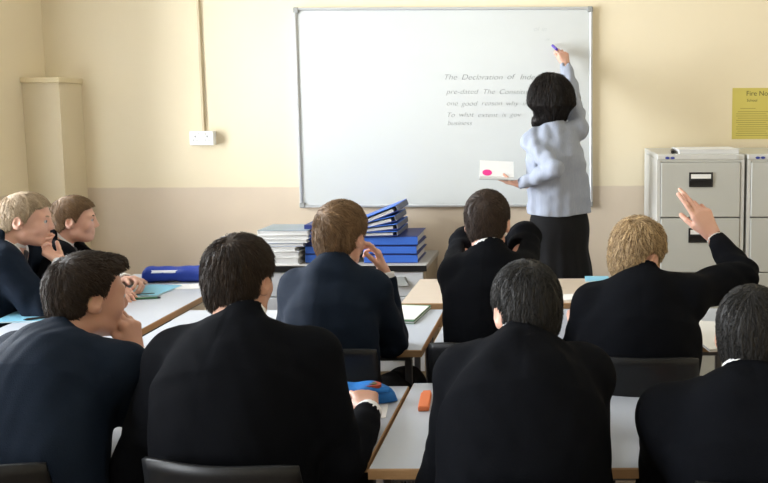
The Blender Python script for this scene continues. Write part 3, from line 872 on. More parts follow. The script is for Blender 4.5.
def make_hair(parent, base, hc, HR, spec, m, seed):
    r = np.random.default_rng(seed)
    s = spec.get('s', 1.0); th = spec.get('t', .012); ts = spec.get('ts', .006)
    loc = lambda p: (p-hc)@HR/s
    ys = spec.get('ly', [-.13, -.075, -.045, -.02, .012, .030, .05, .085])
    zs = spec.get('lz', [-.085, -.085, -.045, -.012, -.012, .03, .062, .075])
    def capf(p):
        q = loc(p)
        tt = np.interp(q[:, 2], [-.08, -.02, .05, .11], [ts*.35, ts, (ts+th)/2, th])
        c = q-A(0, -.008, .030); rad = A(.0745, .0935, .0855)
        k0 = np.linalg.norm(c/rad, axis=1); k1 = np.linalg.norm(c/(rad*rad), axis=1)+1e-9
        d = k0*(k0-1)/k1
        c2 = q-A(0, -.040, -.035); r2 = A(.060, .050, .065)
        k0 = np.linalg.norm(c2/r2, axis=1); k1 = np.linalg.norm(c2/(r2*r2), axis=1)+1e-9
        d = smin(d, k0*(k0-1)/k1, .03)
        for (cc, rr) in spec.get('extra', []):
            ce = q-np.asarray(cc); re = np.asarray(rr)
            k0 = np.linalg.norm(ce/re, axis=1); k1 = np.linalg.norm(ce/(re*re), axis=1)+1e-9
            d = smin(d, k0*(k0-1)/k1+tt, .025)
        d = d-tt
        line = np.interp(q[:, 1], ys, zs)+.004*np.sin(q[:, 0]*120+q[:, 1]*90)+.003*np.sin(q[:, 1]*260+q[:, 2]*140)
        cut = (line-q[:, 2])*.75
        d = -smin(-d, -cut, .008)
        for (cc, rr) in spec.get('cutball', [((.086, -.012, -.006), .027)]):
            ce = np.abs(q[:, :1]); qq = np.concatenate([ce, q[:, 1:]], 1)-np.asarray(cc)
            d = np.maximum(d, rr-np.linalg.norm(qq, axis=1))
        return d*s
    ops = [('u', capf, 0)]
    clump = spec.get('clump', .0012)
    crown = A(*spec.get('crown', (.005, -.055, .112)))
    def grain(p):
        q = loc(p); v = q-crown
        az = np.arctan2(v[:, 0], v[:, 1]); 
        w = 1.5*np.sin(q[:, 2]*40+3*az)
        return clump*(np.sin(az*17+w)+.6*np.sin(az*31+q[:, 2]*25+w))*np.clip(np.linalg.norm(v, axis=1)/.05, 0, 1)
    if clump: ops.append(('d', grain, 0))
    lo, hi = hc-.2*s, hc+.2*s
    V, Q = sdf_mesh(ops, lo, hi, .0035, slack=.03)
    # normals
    e1 = V[Q[:, 2]]-V[Q[:, 0]]; e2 = V[Q[:, 3]]-V[Q[:, 1]]
    fn = np.cross(e1, e2); N = np.zeros_like(V)
    for k in range(4): np.add.at(N, Q[:, k], fn)
    N /= np.linalg.norm(N, axis=1, keepdims=True)+1e-12
    q = loc(V)
    ok = (np.einsum('ij,ij->i', N, V-hc) > .2*np.linalg.norm(V-hc, axis=1))
    cand = np.where(ok)[0]
    n = spec.get('n', 2600)
    pick = r.choice(cand, n)
    p0 = V[pick]; n0 = N[pick]
    K = 6
    Lh = spec.get('len', .035)*r.uniform(.6, 1.25, n)
    Lh *= np.interp(q[pick][:, 2], [-.08, -.02, .06], [spec.get('lenlow', .45), .75, 1.0])
    grav = spec.get('grav', .35); lift = spec.get('lift', .004)
    comb = np.asarray(spec.get('comb', (0, 0, 0)), float)
    fr = r.normal(size=(n, 3))*spec.get('mess', .25)
    # clumping: neighbours share part of their deviation
    cell = np.floor(loc(p0)/.022).astype(int); hsh = (cell[:, 0]*73+cell[:, 1]*179+cell[:, 2]*283) % 997
    tbl = r.normal(size=(997, 3))*spec.get('mess', .25)
    dev = fr*.5+tbl[hsh]
    pts = [p0-n0*.002]
    p = p0.copy(); off = np.zeros(n)
    for k in range(1, K):
        v = loc(p)-crown
        dirl = v/(np.linalg.norm(v, axis=1, keepdims=True)+1e-6)+comb+A(0, 0, -1)*grav*np.clip(k/3, .3, 1.2)+dev
        dw = dirl@HR.T
        rad = (p-hc)/np.linalg.norm(p-hc, axis=1, keepdims=True)
        dw = dw-rad*np.einsum('ij,ij->i', dw, rad)[:, None]
        dw /= np.linalg.norm(dw, axis=1, keepdims=True)+1e-9
        p = p+dw*(Lh/(K-1))[:, None]*s
        d = capf(p)
        want = lift*(k/(K-1))*r.uniform(.2, 1.4, n)
        inside_hair = loc(p)[:, 2] > np.interp(loc(p)[:, 1], ys, zs)-.001
        corr = np.where(inside_hair, want-d, np.clip(want-d, 0, .02))
        p = p+rad*np.clip(corr, -.012, .02)[:, None]
        lq = loc(p)
        stop = (lq[:, 2] < np.interp(lq[:, 1], ys, zs)-spec.get('over', .008))
        for (cc, rr) in spec.get('cutball', [((.086, -.012, -.006), .027)]):
            stop |= np.linalg.norm(np.concatenate([np.abs(lq[:, :1]), lq[:, 1:]], 1)-np.asarray(cc), axis=1) < rr*.8
        p = np.where(stop[:, None], pts[-1]+(p-pts[-1])*.08, p)
        pts.append(p.copy())
    pts = np.stack(pts, 1)
    SV, SQ = tube_strands(n0, pts, spec.get('r', .0011)*r.uniform(.7, 1.3, n))
    tone = np.concatenate([np.clip(.35+.1*np.sin(q[:, 0]*50), 0, 1), np.repeat(np.clip(r.normal(.5, .3, n), 0, 1), K*3)])
    me = np_mesh('hair', np.concatenate([V, SV])-base, np.concatenate([Q, SQ+len(V)]))
    at = me.attributes.new('tone', 'FLOAT', 'POINT'); at.data.foreach_set('value', tone.astype(np.float32))
    return link_mesh('hair', me, m, parent)

def make_person(sp):
    """sp: dict with world-space pose"""
    label = sp['label']; seed = sp.get('seed', 1)
    s = sp.get('s', .96)                                   # head scale
    hc = npv(sp['head'])                                   # head centre
    HR = basis(sp['hyaw'], sp.get('hpitch', .1), sp.get('hroll', 0))
    tyaw = sp['tyaw']; f = yawv(tyaw); rt = A(f[1], -f[0], 0)
    up = A(0, 0, 1)
    nb = sp.get('nb', (0, -.085, -.105))
    Nk = hc+rt*nb[0]+f*nb[1]+up*nb[2]
    hip = npv(sp['hip'])
    bow = sp.get('bow', .05)
    mid = hip*.45+Nk*.55-f*bow
    bz = lambda t: hip*(1-t)**2+mid*2*t*(1-t)+Nk*t*t
    spine = [bz(t) for t in (0, .25, .5, .72, .9)]
    uN = unit(Nk-spine[3])
    sw = sp.get('sw', .155)
    syaw = tyaw+sp.get('syaw', 0); srt = A(math.cos(syaw), math.sin(syaw), 0)
    sfw = sp.get('sfwd', .03)
    J = {}
    for side, key in ((-1, 'L'), (1, 'R')):
        sh = Nk+srt*side*sw+f*sfw+up*(-.055+sp.get('raise'+key, 0))
        arm = sp['arms'][key]
        la, lf = sp.get('al', (.27, .245))
        wr = npv(arm['w']); el = ik(sh, wr, la, lf, npv(arm['hint']))
        J[key] = (sh, el, wr)
    base = A(hip[0], hip[1], 0)
    legs = {}
    stand = sp.get('stand', False)
    for side, key in ((-1, 'L'), (1, 'R')):
        hj = hip+rt*side*.085
        if stand:
            kn = A(hj[0], hj[1], .47)+f*.03+rt*side*0; an = A(hj[0], hj[1], .085)-f*.01
        else:
            kn = A(hj[0], hj[1], 0)+f*.40+rt*side*.03+up*.515; an = kn+up*(-.43)-f*sp.get('shin', .03)
        legs[key] = (hj, kn, an, an+f*.13-up*.035)
    neck_top = hc+HR@A(0, -.022, -.045)*s
    # ------------- body: one continuous surface
    ops = []
    g = sp.get('girth', 1.0)
    ops.append(('u', flat_chain(spine, [.150*g, .130*g, .140*g, .150*g, .09], f, .66), .03))
    ops.append(('u', cap(Nk, neck_top, .056*sp.get('nk', 1), .053*sp.get('nk', 1)), .03))
    ops.append(('u', cap(hip-f*.02, hip+f*.03, .08 if stand else .11, .08 if stand else .10), .05))
    for key in 'LR':
        sh, el, wr = J[key]
        ops.append(('u', cap(Nk-up*.03, sh, .045, .045), .04))
        ak = .8 if stand else 1; ops.append(('u', cap(sh, el, .044*ak, .037*ak), .02)); ops.append(('u', cap(el, wr, .037*ak, .025), .012))
        hj, kn, an, to = legs[key]
        ops.append(('u', cap(hj, kn, .07, .05), .03)); ops.append(('u', cap(kn, an, .048, .036), .02)); ops.append(('u', cap(an, to, .032, .03), .02))
    hl = lambda *v: hc+HR@A(*v)*s
    he = lambda c, r_, R=None: ell(hl(*c), A(*r_)*s, HR if R is None else HR@R)
    ops.append(('u', he((0, -.008, .030), (.0735, .0925, .0845)), .025))
    ops.append(('u', he((0, .030, -.040), (.0575, .060, .072)), .03))
    ops.append(('u', he((0, .056, -.093), (.030, .026, .020)), .03))
    ops.append(('u', cap(hl(-.046, .012, -.072), hl(-.018, .064, -.096), .017*s, .013*s), .025))
    ops.append(('u', cap(hl(.046, .012, -.072), hl(.018, .064, -.096), .017*s, .013*s), .025))
    ops.append(('u', cap(hl(-.036, .074, .020), hl(.036, .074, .020), .012*s, .012*s), .018))
    for e in (-1, 1):
        ops.append(('u', he((e*.035, .063, -.028), (.020, .016, .022)), .03))
    for e in (-1, 1):
        ops.append(('s', lambda p, c=hl(e*.031, .098, .003), r_=.0155*s: np.linalg.norm(p-c, axis=1)-r_, .012))
    ops.append(('u', cap(hl(0, .087, .008), hl(0, .1025, -.030), .0075*s, .0108*s), .012))
    for e in (-1, 1): ops.append(('u', cap(hl(e*.011, .095, -.036), hl(e*.008, .098, -.035), .0075*s, .007*s), .006))
    ops.append(('u', cap(hl(-.020, .083, -.060), hl(.020, .083, -.060), .0065*s, .0065*s), .008))
    ops.append(('u', cap(hl(-.016, .083, -.072), hl(.016, .083, -.072), .0072*s, .0072*s), .008))
    ops.append(('s', cap(hl(-.022, .0945, -.066), hl(.022, .0945, -.066), .0032*s), .003))
    for e in (-1, 1):
        def lid(p, c=hl(e*.031, .0755, .003)):
            q = p-c; z = q@HR[:, 2]; return np.maximum(np.linalg.norm(q, axis=1)-.0150*s, np.minimum(.0035*s-z, z+.0060*s))
        ops.append(('u', lid, .003))
    for e in (-1, 1):  # ears: rim, hollow, lobe
        Re = np.array(Matrix.Rotation(e*-.42, 3, 'Z'))@np.array(Matrix.Rotation(-.15, 3, 'X'))
        ops.append(('u', he((e*.080, -.014, -.004), (.0085, .0205, .032), Re), .006))
        ops.append(('s', lambda p, c=hl(e*.0885, -.008, .002), q=he((e*.0885, -.009, .002), (.0075, .0125, .019), Re): q(p), .004))
        ops.append(('u', cap(hl(e*.077, -.004, -.030), hl(e*.075, .0, -.024), .008*s), .006))
        ops.append(('u', cap(hl(e*.076, .004, -.006), hl(e*.076, .003, .0), .006*s), .005))
    for side, key in ((-1, 'L'), (1, 'R')):
        a = sp['arms'][key]; sh, el, wr = J[key]
        d = a.get('d'); d = unit(wr-el) if d is None else npv(d)
        hops = hand_ops(wr, d, a.get('n', (0, 0, -1)), side, a.get('curl', .35), a.get('spread', .08), a.get('thumb', (.6, .4)), sp.get('hs', .93))
        ops.append(('u', lambda p, h=hops: eval_ops(h, p), .004))
    allp = np.array([hc+.13, hc-.13, Nk]+[p for k in 'LR' for p in J[k]]+[p for k in 'LR' for p in legs[k]]+[hip]+[J[k][2]+unit(J[k][2]-J[k][1])*.1 for k in 'LR'])
    lo, hi = allp.min(0)-.16, allp.max(0)+.16; lo[2] = max(lo[2], 0.0-.02)
    V, Q = sdf_mesh(ops, lo, hi, .004)
    me = np_mesh('person', V-base, Q)
    body = link_mesh('person', me, M[sp.get('skin', 'skin')], None, base)
    tag(body, label, 'person', sp.get('group'))
    # eyes
    for e in (-1, 1):
        c = hl(e*.031, .0765, .002)-base; r_ = .0125*s
        nu, nv = 16, 10; vs = []; fs = []
        for j in range(nv+1):
            th = PI*j/nv
            for i in range(nu): vs.append(c+HR@(A(math.sin(th)*math.cos(2*PI*i/nu), math.cos(th), math.sin(th)*math.sin(2*PI*i/nu))*r_))
        mi = []
        for j in range(nv):
            for i in range(nu): fs.append((j*nu+i, j*nu+(i+1) % nu, (j+1)*nu+(i+1) % nu, (j+1)*nu+i)); mi.append(1 if j < 2 else 0)
        mb = MB(); mb.add(vs, fs, 0, True); mb.m = mi
        mb.build('eye', [M['eye_white'], M['eye_iris']], body)
    for e in (-1, 1):
        bp = [Vector(hl(e*x, y, z)-base) for x, y, z in ((.016, .0895, .0215), (.027, .0890, .0255), (.038, .0835, .0255), (.047, .0745, .021))]
        MB().tube(bp, [.0025*s, .0036*s, .0034*s, .0018*s], 8).build('eyebrow', sp['hairmat'], body)
    # ------------- clothes
    fab = M[sp.get('fabric', 'wool_black')]
    neck_ax = unit(neck_top-Nk); nperp = unit(f-neck_ax*(f@neck_ax))
    if not stand:
        bt = sp.get('bt', 1.0)
        ops = [('u', flat_chain(spine, [.182*bt, .168*bt, .178*bt, .172*bt, .105], f, .68), .03)]
        for key in 'LR':
            sh, el, wr = J[key]
            ops.append(('u', cap(Nk+up*.004-f*.005, sh+up*.008, .052, .060), .05))
            ops.append(('u', cap(sh, el, .067, .060), .05))
            ops.append(('u', cap(el, wr-unit(wr-el)*.012, .059, .038), .018))
        ops.append(('d', fold(seed, .0040, 15, (1, 1, .45)), 0))
        ops.append(('d', fold(seed+50, .0014, 48, (.8, .8, .8)), 0))
        # elbow and armpit creases
        for key in 'LR':
            sh, el, wr = J[key]
            def crease(p, el=el, ax=unit(wr-sh)):
                q = p-el; r2 = (q*q).sum(1)
                return .005*np.sin(q@ax*95+2*np.sin(q[:, 2]*30))*np.exp(-r2/.009)
            ops.append(('d', crease, 0))
            def crease2(p, c=sh-up*.07-f*.03, ax=unit(el-sh)*.6+up*.5):
                q = p-c; r2 = (q*q).sum(1)
                return .004*np.sin(q@ax*80+1.5*np.sin(q[:, 0]*25))*np.exp(-r2/.012)
            ops.append(('d', crease2, 0))
        # back seam
        def seam(p):
            q = p-Nk; u = q@rt
            return .0011*np.exp(-(u/.005)**2)*(q@f < 0)
        ops.append(('d', seam, 0))
        # collar band
        def collar(p):
            q = p-(Nk+neck_ax*.012); hgt = q@neck_ax; x = q@rt; y = q@nperp
            rho = np.sqrt((x/1.02)**2+(y)**2)+1e-9
            ring = .066-.25*hgt+.010*np.clip(y/.06, 0, 1)
            drop = np.clip(y/.07, -1, 1)*.014
            a = np.abs(rho-ring)-.007; b = np.abs(hgt-.020+drop)-.022
            return np.maximum(a, b)-.002
        ops.append(('u', collar, .012))
        ops.append(('s', cap(Nk-neck_ax*.02, Nk+neck_ax*.2, .058, .062), .004))
        vd = sp.get('vdepth', .26)
        uT = unit(Nk-hip); 
        def vcut(p):
            q = p-(Nk-uT*.02); hgt = q@uT; fw = q@f; x = np.abs(q@rt)
            w = (hgt+vd)*.30
            d = np.maximum(x-w, -(hgt+vd))*.9
            return np.maximum(np.maximum(d, hgt-.10), np.maximum(.02-fw, fw-.155))
        ops.append(('s', vcut, .006))
        for side, key in ((-1, 'L'), (1, 'R')):
            sh, el, wr = J[key]; ax = unit(wr-el)
            ops.append(('s', cap(wr-ax*.03, wr+ax*.2, .031, .05), .003))
            ops.append(('s', lambda p, c=wr-ax*.012, ax=ax: np.maximum(-((p-c)@ax), np.linalg.norm(p-c, axis=1)-.10), .004))
        ops.append(('s', lambda p: p[:, 2]-sp.get('hem', .475), .01))
        if not sp.get('nocoat'):
            V, Q = sdf_mesh(ops, lo, hi, .0055, slack=.03)
            me = np_mesh('blazer', V-base, Q); link_mesh('blazer', me, fab, body)
        # shirt: torso, collar, cuffs
        ops = [('u', flat_chain(spine, list(np.array([.166, .150, .160, .155, .092])*bt), f, .66), .03)]
        for key in 'LR':
            sh, el, wr = J[key]
            ops.append(('u', cap(Nk-up*.01, sh, .044, .044), .04))
        def scol(p):
            q = p-(Nk+neck_ax*.012); hgt = q@neck_ax; x = q@rt; y = q@nperp
            rho = np.sqrt(x*x+y*y); ring = .0605-.10*hgt
            drop = np.clip(y/.07, -1, 1)*.012
            a = np.abs(rho-ring)-.0035; b = np.abs(hgt-.028+drop+.010-sp.get('sc', 0)*(y < .03))-.027
            return np.maximum(a, b)-.001
        ops.append(('s', cap(Nk-neck_ax*.03, Nk+neck_ax*.2, .057, .062), .004))
        ops.append(('u', scol, .004))
        for side, key in ((-1, 'L'), (1, 'R')):
            sh, el, wr = J[key]; ax = unit(wr-el); c0 = wr-ax*.035; c1 = wr+ax*sp['arms'][key].get('cuff', .006)
            def cuff(p, c0=c0, c1=c1, ax=ax):
                q = p-c0; t = q@ax; rho = np.linalg.norm(q-np.outer(t, ax), axis=1)
                return np.maximum(np.abs(rho-.033)-.004, np.maximum(-t, t-np.linalg.norm(c1-c0)))
            ops.append(('u', cuff, 0))
        ops.append(('s', lambda p: p[:, 2]-.50, .01))
        V, Q = sdf_mesh(ops, lo, hi, .0045, slack=.03)
        link_mesh('shirt', np_mesh('shirt', V-base, Q), M['shirt'], body)
        # tie
        ft = lambda h_, o: Nk-uT*h_+f*o
        def chest(h_):
            p = Nk-uT*h_; q = p[None]+f[None]*np.linspace(0, .25, 60)[:, None]; d = eval_ops(ops, q); 
            ins = np.where(d < 0)[0]; return q[ins[-1]] if len(ins) else p+f*.09
        pts = [chest(h_) for h_ in (.035, .07, .13, .20, .27)]
        kt = [('u', cap(pts[0]+f*.004, pts[0]+f*.006-uT*.02, .016, .012), .004)]
        for i in range(4): kt.append(('u', flat_chain([pts[i]+f*.003, pts[i+1]+f*.003], [.012+.005*i, .017+.005*i], f, .3), .006))
        pm = np.array(pts); V, Q = sdf_mesh(kt, pm.min(0)-.06, pm.max(0)+.06, .004, slack=.03)
        if len(V): link_mesh('tie', np_mesh('tie', V-base, Q), M['tie'], body)
        ops = [('u', cap(hip-f*.02*bt, hip+f*.03, .130*bt, .12*bt), .05), ('u', flat_chain([hip, hip+up*.06], [.166*bt, .155*bt], f, .68), .04)]
        for key in 'LR':
            hj, kn, an, to = legs[key]
            ops.append(('u', cap(hj, kn, .088, .070), .04)); ops.append(('u', cap(kn, an+up*.015, .068, .056), .03))
        ops.append(('d', fold(seed+9, .004, 40, (1, 1, 1)), 0))
        ops.append(('s', lambda p: p[:, 2]-.062, .004)); ops.append(('i', lambda p: p[:, 2]-.66, .004))
        ops.append(('s', lambda p: .462-p[:, 2]-10*(((p-hip)@f) > .17), .004)) if False else None
        V, Q = sdf_mesh(ops, lo, hi, .009, slack=.03)
        link_mesh('trousers', np_mesh('trousers', V-base, Q), M['trouser'], body)
    for key in 'LR':
        hj, kn, an, to = legs[key]
        a = A(an[0], an[1], .05)
        ops = [('u', cap(a-f*.03, a+f*.02, .046, .046), .03), ('u', flat_chain([a-f*.04-up*.01, a+f*.07-up*.012, a+f*.15-up*.016], [.042, .046, .038], up, .75), .03), ('s', lambda p: p[:, 2], .002),
               ('i', lambda p: p[:, 2]-.10, .003)]
        V, Q = sdf_mesh(ops, a-.24, a+.24, .007, slack=.03)
        link_mesh('shoe', np_mesh('shoe', V-base, Q), M['shoe'], body)
    make_hair(body, base, hc, HR, dict(sp['hair'], s=s), sp['hairmat'], seed+3)
    return body, dict(J=J, Nk=Nk, hip=hip, f=f, rt=rt, hc=hc, HR=HR, base=base, spine=spine, lo=lo, hi=hi, legs=legs)
# ------------------------------------------------------------------ the class
def head_at(px, ptop, Y, s=.96): return P(px, ptop, Y)-Vector((0, 0, .132*s))
short = dict(t=.012, ts=.007, len=.024, n=3000, lift=.004, mess=.28, clump=.0018)
V3 = lambda *a: A(*a)
INFO = {}
def person(key, **sp):
    INFO[key] = make_person(sp)[1]
gp = 'pupils in dark blazers'
# front row
person('C', label='front-left boy in profile with dark quiffed hair, navy blazer and hand at his mouth', group=gp, seed=11,
    s=.92, sc=-.02, head=head_at(85, 252, 1.95, .92), hyaw=-.62, hpitch=.12, tyaw=-.30, hip=(-1.23, 1.66, .585), nb=(0.0, -.10, -.115), sw=.17, fabric='wool_navy', skin='skin_warm',
    arms=dict(R=dict(w=P(134, 353, 2.0), hint=(.4, -.2, -1), d=V3(-.12, .08, .98), n=V3(-.95, .1, -.1), curl=[.75, .85, .95, 1.1], spread=.16, thumb=(.5, .5)),
              L=dict(w=V3(-1.42, 1.98, .765), hint=(-.3, -.6, -1), n=V3(0, 0, -1))),
    hair=dict(short, t=.016, ts=.009, len=.034, n=4200, lenlow=.3, grav=.2, lz=[-.085, -.085, -.045, -.012, -.0, .05, .072, .085], ly=[-.13, -.075, -.045, -.02, .008, .024, .04, .085], extra=[((0, .066, .096), (.042, .028, .020))], lift=.005, comb=(0, .45, .1)), hairmat=H_DBROWN)
person('D', label='boy in a black blazer with his hand beside the bright blue pencil case', group=gp, seed=12,
    head=head_at(238, 234, 1.88, .93), s=.93, hyaw=-.14, hpitch=.08, tyaw=-.05, hip=(-.755, 1.665, .585), nb=(.035, -.095, -.125), sw=.175, skin='skin_warm',
    arms=dict(R=dict(w=P(369, 411, 1.98), hint=(.35, -.5, -1), d=V3(-.35, .85, .22), n=V3(-.2, .2, -1), curl=[.6, .7, .8, .9], thumb=(.5, .5), cuff=.0),
              L=dict(w=V3(-1.0, 2.0, .765), hint=(-.3, -.6, -1), n=V3(0, 0, -1))),
    hair=dict(short, t=.016, ts=.008, len=.042, n=4600, lift=.006, mess=.25), hairmat=H_DBROWN)
person('G', label='short-haired boy in a black blazer filling the middle of the front row', group=gp, seed=13,
    head=head_at(526, 260, 1.80), hyaw=.42, hpitch=.22, tyaw=.0, hip=(-.085, 1.555, .585), nb=(0, -.10, -.085), sw=.145, bow=.07, sc=0,
    arms=dict(R=dict(w=V3(.04, 1.96, .765), hint=(.05, -.6, -1), d=V3(-.7, .7, 0), n=V3(0, 0, -1)), L=dict(w=V3(-.23, 1.96, .765), hint=(-.30, -.5, -1), d=V3(.7, .7, 0), n=V3(0, 0, -1))),
    hair=dict(short, t=.014, ts=.011, len=.022, n=4600, lift=.004, lenlow=.7), hairmat=H_BLACK)
person('I', label='boy with cropped dark hair and white collar at the right edge of the front row', group=gp, seed=14,
    head=head_at(753, 283, 1.70, .97), s=.97, hyaw=-.48, hpitch=.12, tyaw=-.08, hip=(.46, 1.56, .585), nb=(-.02, -.095, -.115), sw=.175, sc=.010, skin='skin_warm',
    arms=dict(R=dict(w=V3(.60, 1.97, .765), hint=(.25, -.6, -1), d=V3(-.4, .9, 0), n=V3(0, 0, -1)), L=dict(w=V3(.30, 1.97, .765), hint=(-.25, -.6, -1), d=V3(.4, .9, 0), n=V3(0, 0, -1))),
    hair=dict(short, t=.010, ts=.006, len=.014, n=4600, lift=.003, lenlow=.7), hairmat=H_BLACK)
# second row
person('E', label='sandy-haired boy in the second row resting his cheek on his right hand', group=gp, seed=15,
    head=head_at(340, 200, 2.55), hyaw=-.24, hpitch=.10, hroll=.05, tyaw=-.08, hip=(-.745, 2.41, .585), nb=(0, -.09, -.12), sw=.122, girth=.88, bt=.81, fabric='wool_navy',
    arms=dict(R=dict(w=P(384, 274, 2.66), hint=(.10, -.1, -1), d=V3(-.22, -.06, .97), n=V3(-.9, -.25, -.1), curl=[.5, .7, .9, 1.0], thumb=(.5, .4)),
              L=dict(w=V3(-.95, 2.80, .765), hint=(-.3, -.6, -1), n=V3(0, 0, -1))),
    hair=dict(short, t=.016, ts=.012, len=.038, n=4200, lift=.005, mess=.35, crown=(-.03, -.085, .07)), hairmat=H_LBROWN)
person('F', label='boy with dark brown hair and raised elbows sitting right in front of the teacher', group=gp, seed=16,
    head=head_at(487, 189, 2.65, .93), s=.93, hyaw=-.06, hpitch=.10, tyaw=.0, hip=(-.245, 2.46, .585), nb=(0.01, -.09, -.125), sw=.106, girth=.88, bt=.80,
    al=(.25, .21), arms=dict(R=dict(w=V3(-.235, 2.98, 1.0), hint=(.25, .4, .5), d=V3(-.5, .3, -.25), n=V3(-.3, -.9, 0), curl=.6), L=dict(w=V3(-.255, 2.99, 1.0), hint=(-.4, .4, .5), d=V3(.5, .3, -.25), n=V3(.3, -.9, 0), curl=.6)),
    hair=dict(short, t=.014, ts=.010, len=.026, n=4200, lift=.004, crown=(0, -.088, .075)), hairmat=H_MBROWN)
person('H', label='boy with shaggy blond hair in the second row raising his right hand', group=gp, seed=17,
    head=head_at(637, 218, 2.45), hyaw=-.70, hpitch=.25, hroll=.10, tyaw=-.06, hip=(.245, 2.32, .585), nb=(.005, -.095, -.10), sw=.150, raiseR=.035, sfwd=.02,
    arms=dict(R=dict(w=P(713, 236, 2.74), hint=(1, .0, -.12), d=V3(-.46, .12, .88), n=V3(-.35, .9, -.25), curl=[.12, .22, .75, .95], spread=.03, thumb=(.45, .45), cuff=-.03),
              L=dict(w=V3(.06, 2.74, .765), hint=(-.3, -.5, -1), n=V3(0, 0, -1))),
    hs=1.12, hair=dict(t=.018, ts=.008, len=.055, n=4600, lift=.009, mess=.45, clump=.004, lenlow=.8, r=.0018, over=.015, cutball=[((.097, -.026, -.012), .047)], ly=[-.13, -.075, -.05, -.02, .012, .030, .05, .085], lz=[-.098, -.098, -.06, -.005, -.008, .01, .04, .055]), hairmat=H_BLOND)
# along the left wall
person('A', label='fair-haired boy at the left edge in profile with his chin on his hand', group=gp, seed=18,
    head=head_at(25, 191, 3.25), hyaw=-1.25, hpitch=.12, hroll=.0, tyaw=-1.2, hip=(-2.46, 3.17, .585), nb=(0, -.085, -.115), sw=.15, sc=-.012, fabric='wool_navy',
    arms=dict(R=dict(w=P(62, 262, 3.24), hint=(.5, -.3, -1), d=V3(-.82, .12, .50), n=V3(.45, .1, .85), curl=[.7, .8, .95, 1.1], thumb=(.5, .3)),
              L=dict(w=V3(-2.05, 3.36, .765), hint=(0, 1, -.4), n=V3(0, 0, -1))),
    hair=dict(short, t=.012, ts=.008, len=.026, n=3800, lift=.004, comb=(0, .3, 0)), hairmat=H_FAIR)
person('B', label='boy with short light brown hair against the wall, hand by the royal blue pencil case', group=gp, seed=19,
    head=head_at(73, 195, 3.58, .92), s=.92, hyaw=-1.12, hpitch=.05, tyaw=-1.1, hip=(-2.46, 3.60, .585), nb=(0, -.085, -.115), sw=.14, girth=.9, bt=.88,
    arms=dict(L=dict(w=PZ(124, 281, .775), hint=(.2, .6, -.8), d=V3(.95, -.25, .1), n=V3(-.2, -.6, -.8), curl=.9, cuff=.02), R=dict(w=V3(-2.10, 3.38, .775), hint=(0, -1, -.5), n=V3(0, 0, -1))),
    hair=dict(short, t=.013, ts=.009, len=.03, n=3600, lift=.005, comb=(0, .3, .1)), hairmat=H_LBROWN)

# the teacher ------------------------------------------------------
tl = P(521, 184, 4.04)
person('T', label='woman in a pale blouse and black skirt writing on the whiteboard, notebook in hand', seed=20, stand=True,
    head=P(551, 76, 4.17)-Vector((0, 0, .140)), s=.97, hyaw=.12, hpitch=-.02, tyaw=.32, hip=(-.005, 4.17, .95), nb=(.01, -.045, -.165), sw=.138, raiseR=.06, bow=.0, sfwd=.01,
    al=(.258, .235), girth=.95, nk=.85, hs=.88,
    arms=dict(R=dict(w=P(566, 66, 4.53), hint=(.35, -.2, -.8), d=V3(-.22, .12, .95), n=V3(-.35, .9, -.1), curl=[.9, 1.0, 1.1, 1.2], thumb=(.35, .5)),
              L=dict(w=tl, hint=(.05, -.5, -1), d=V3(-.97, .12, .12), n=V3(.1, .1, 1), curl=[.35, .3, .3, .3], thumb=(.5, .5))),
    hair=dict(cutball=[], t=.046, ts=.060, len=.075, n=5200, lift=.011, mess=.28, clump=.003, lenlow=.8, grav=.9, r=.0016, crown=(.0, -.03, .125),
              ly=[-.16, .045, .060, .075, .1], lz=[-.165, -.150, -.02, .05, .07], extra=[((-.085, .005, -.115), (.03, .03, .028)), ((0, -.018, -.060), (.082, .073, .080)), ((-.055, .012, -.075), (.034, .04, .06)), ((.055, .012, -.075), (.034, .04, .06))]), hairmat=H_TEACH)
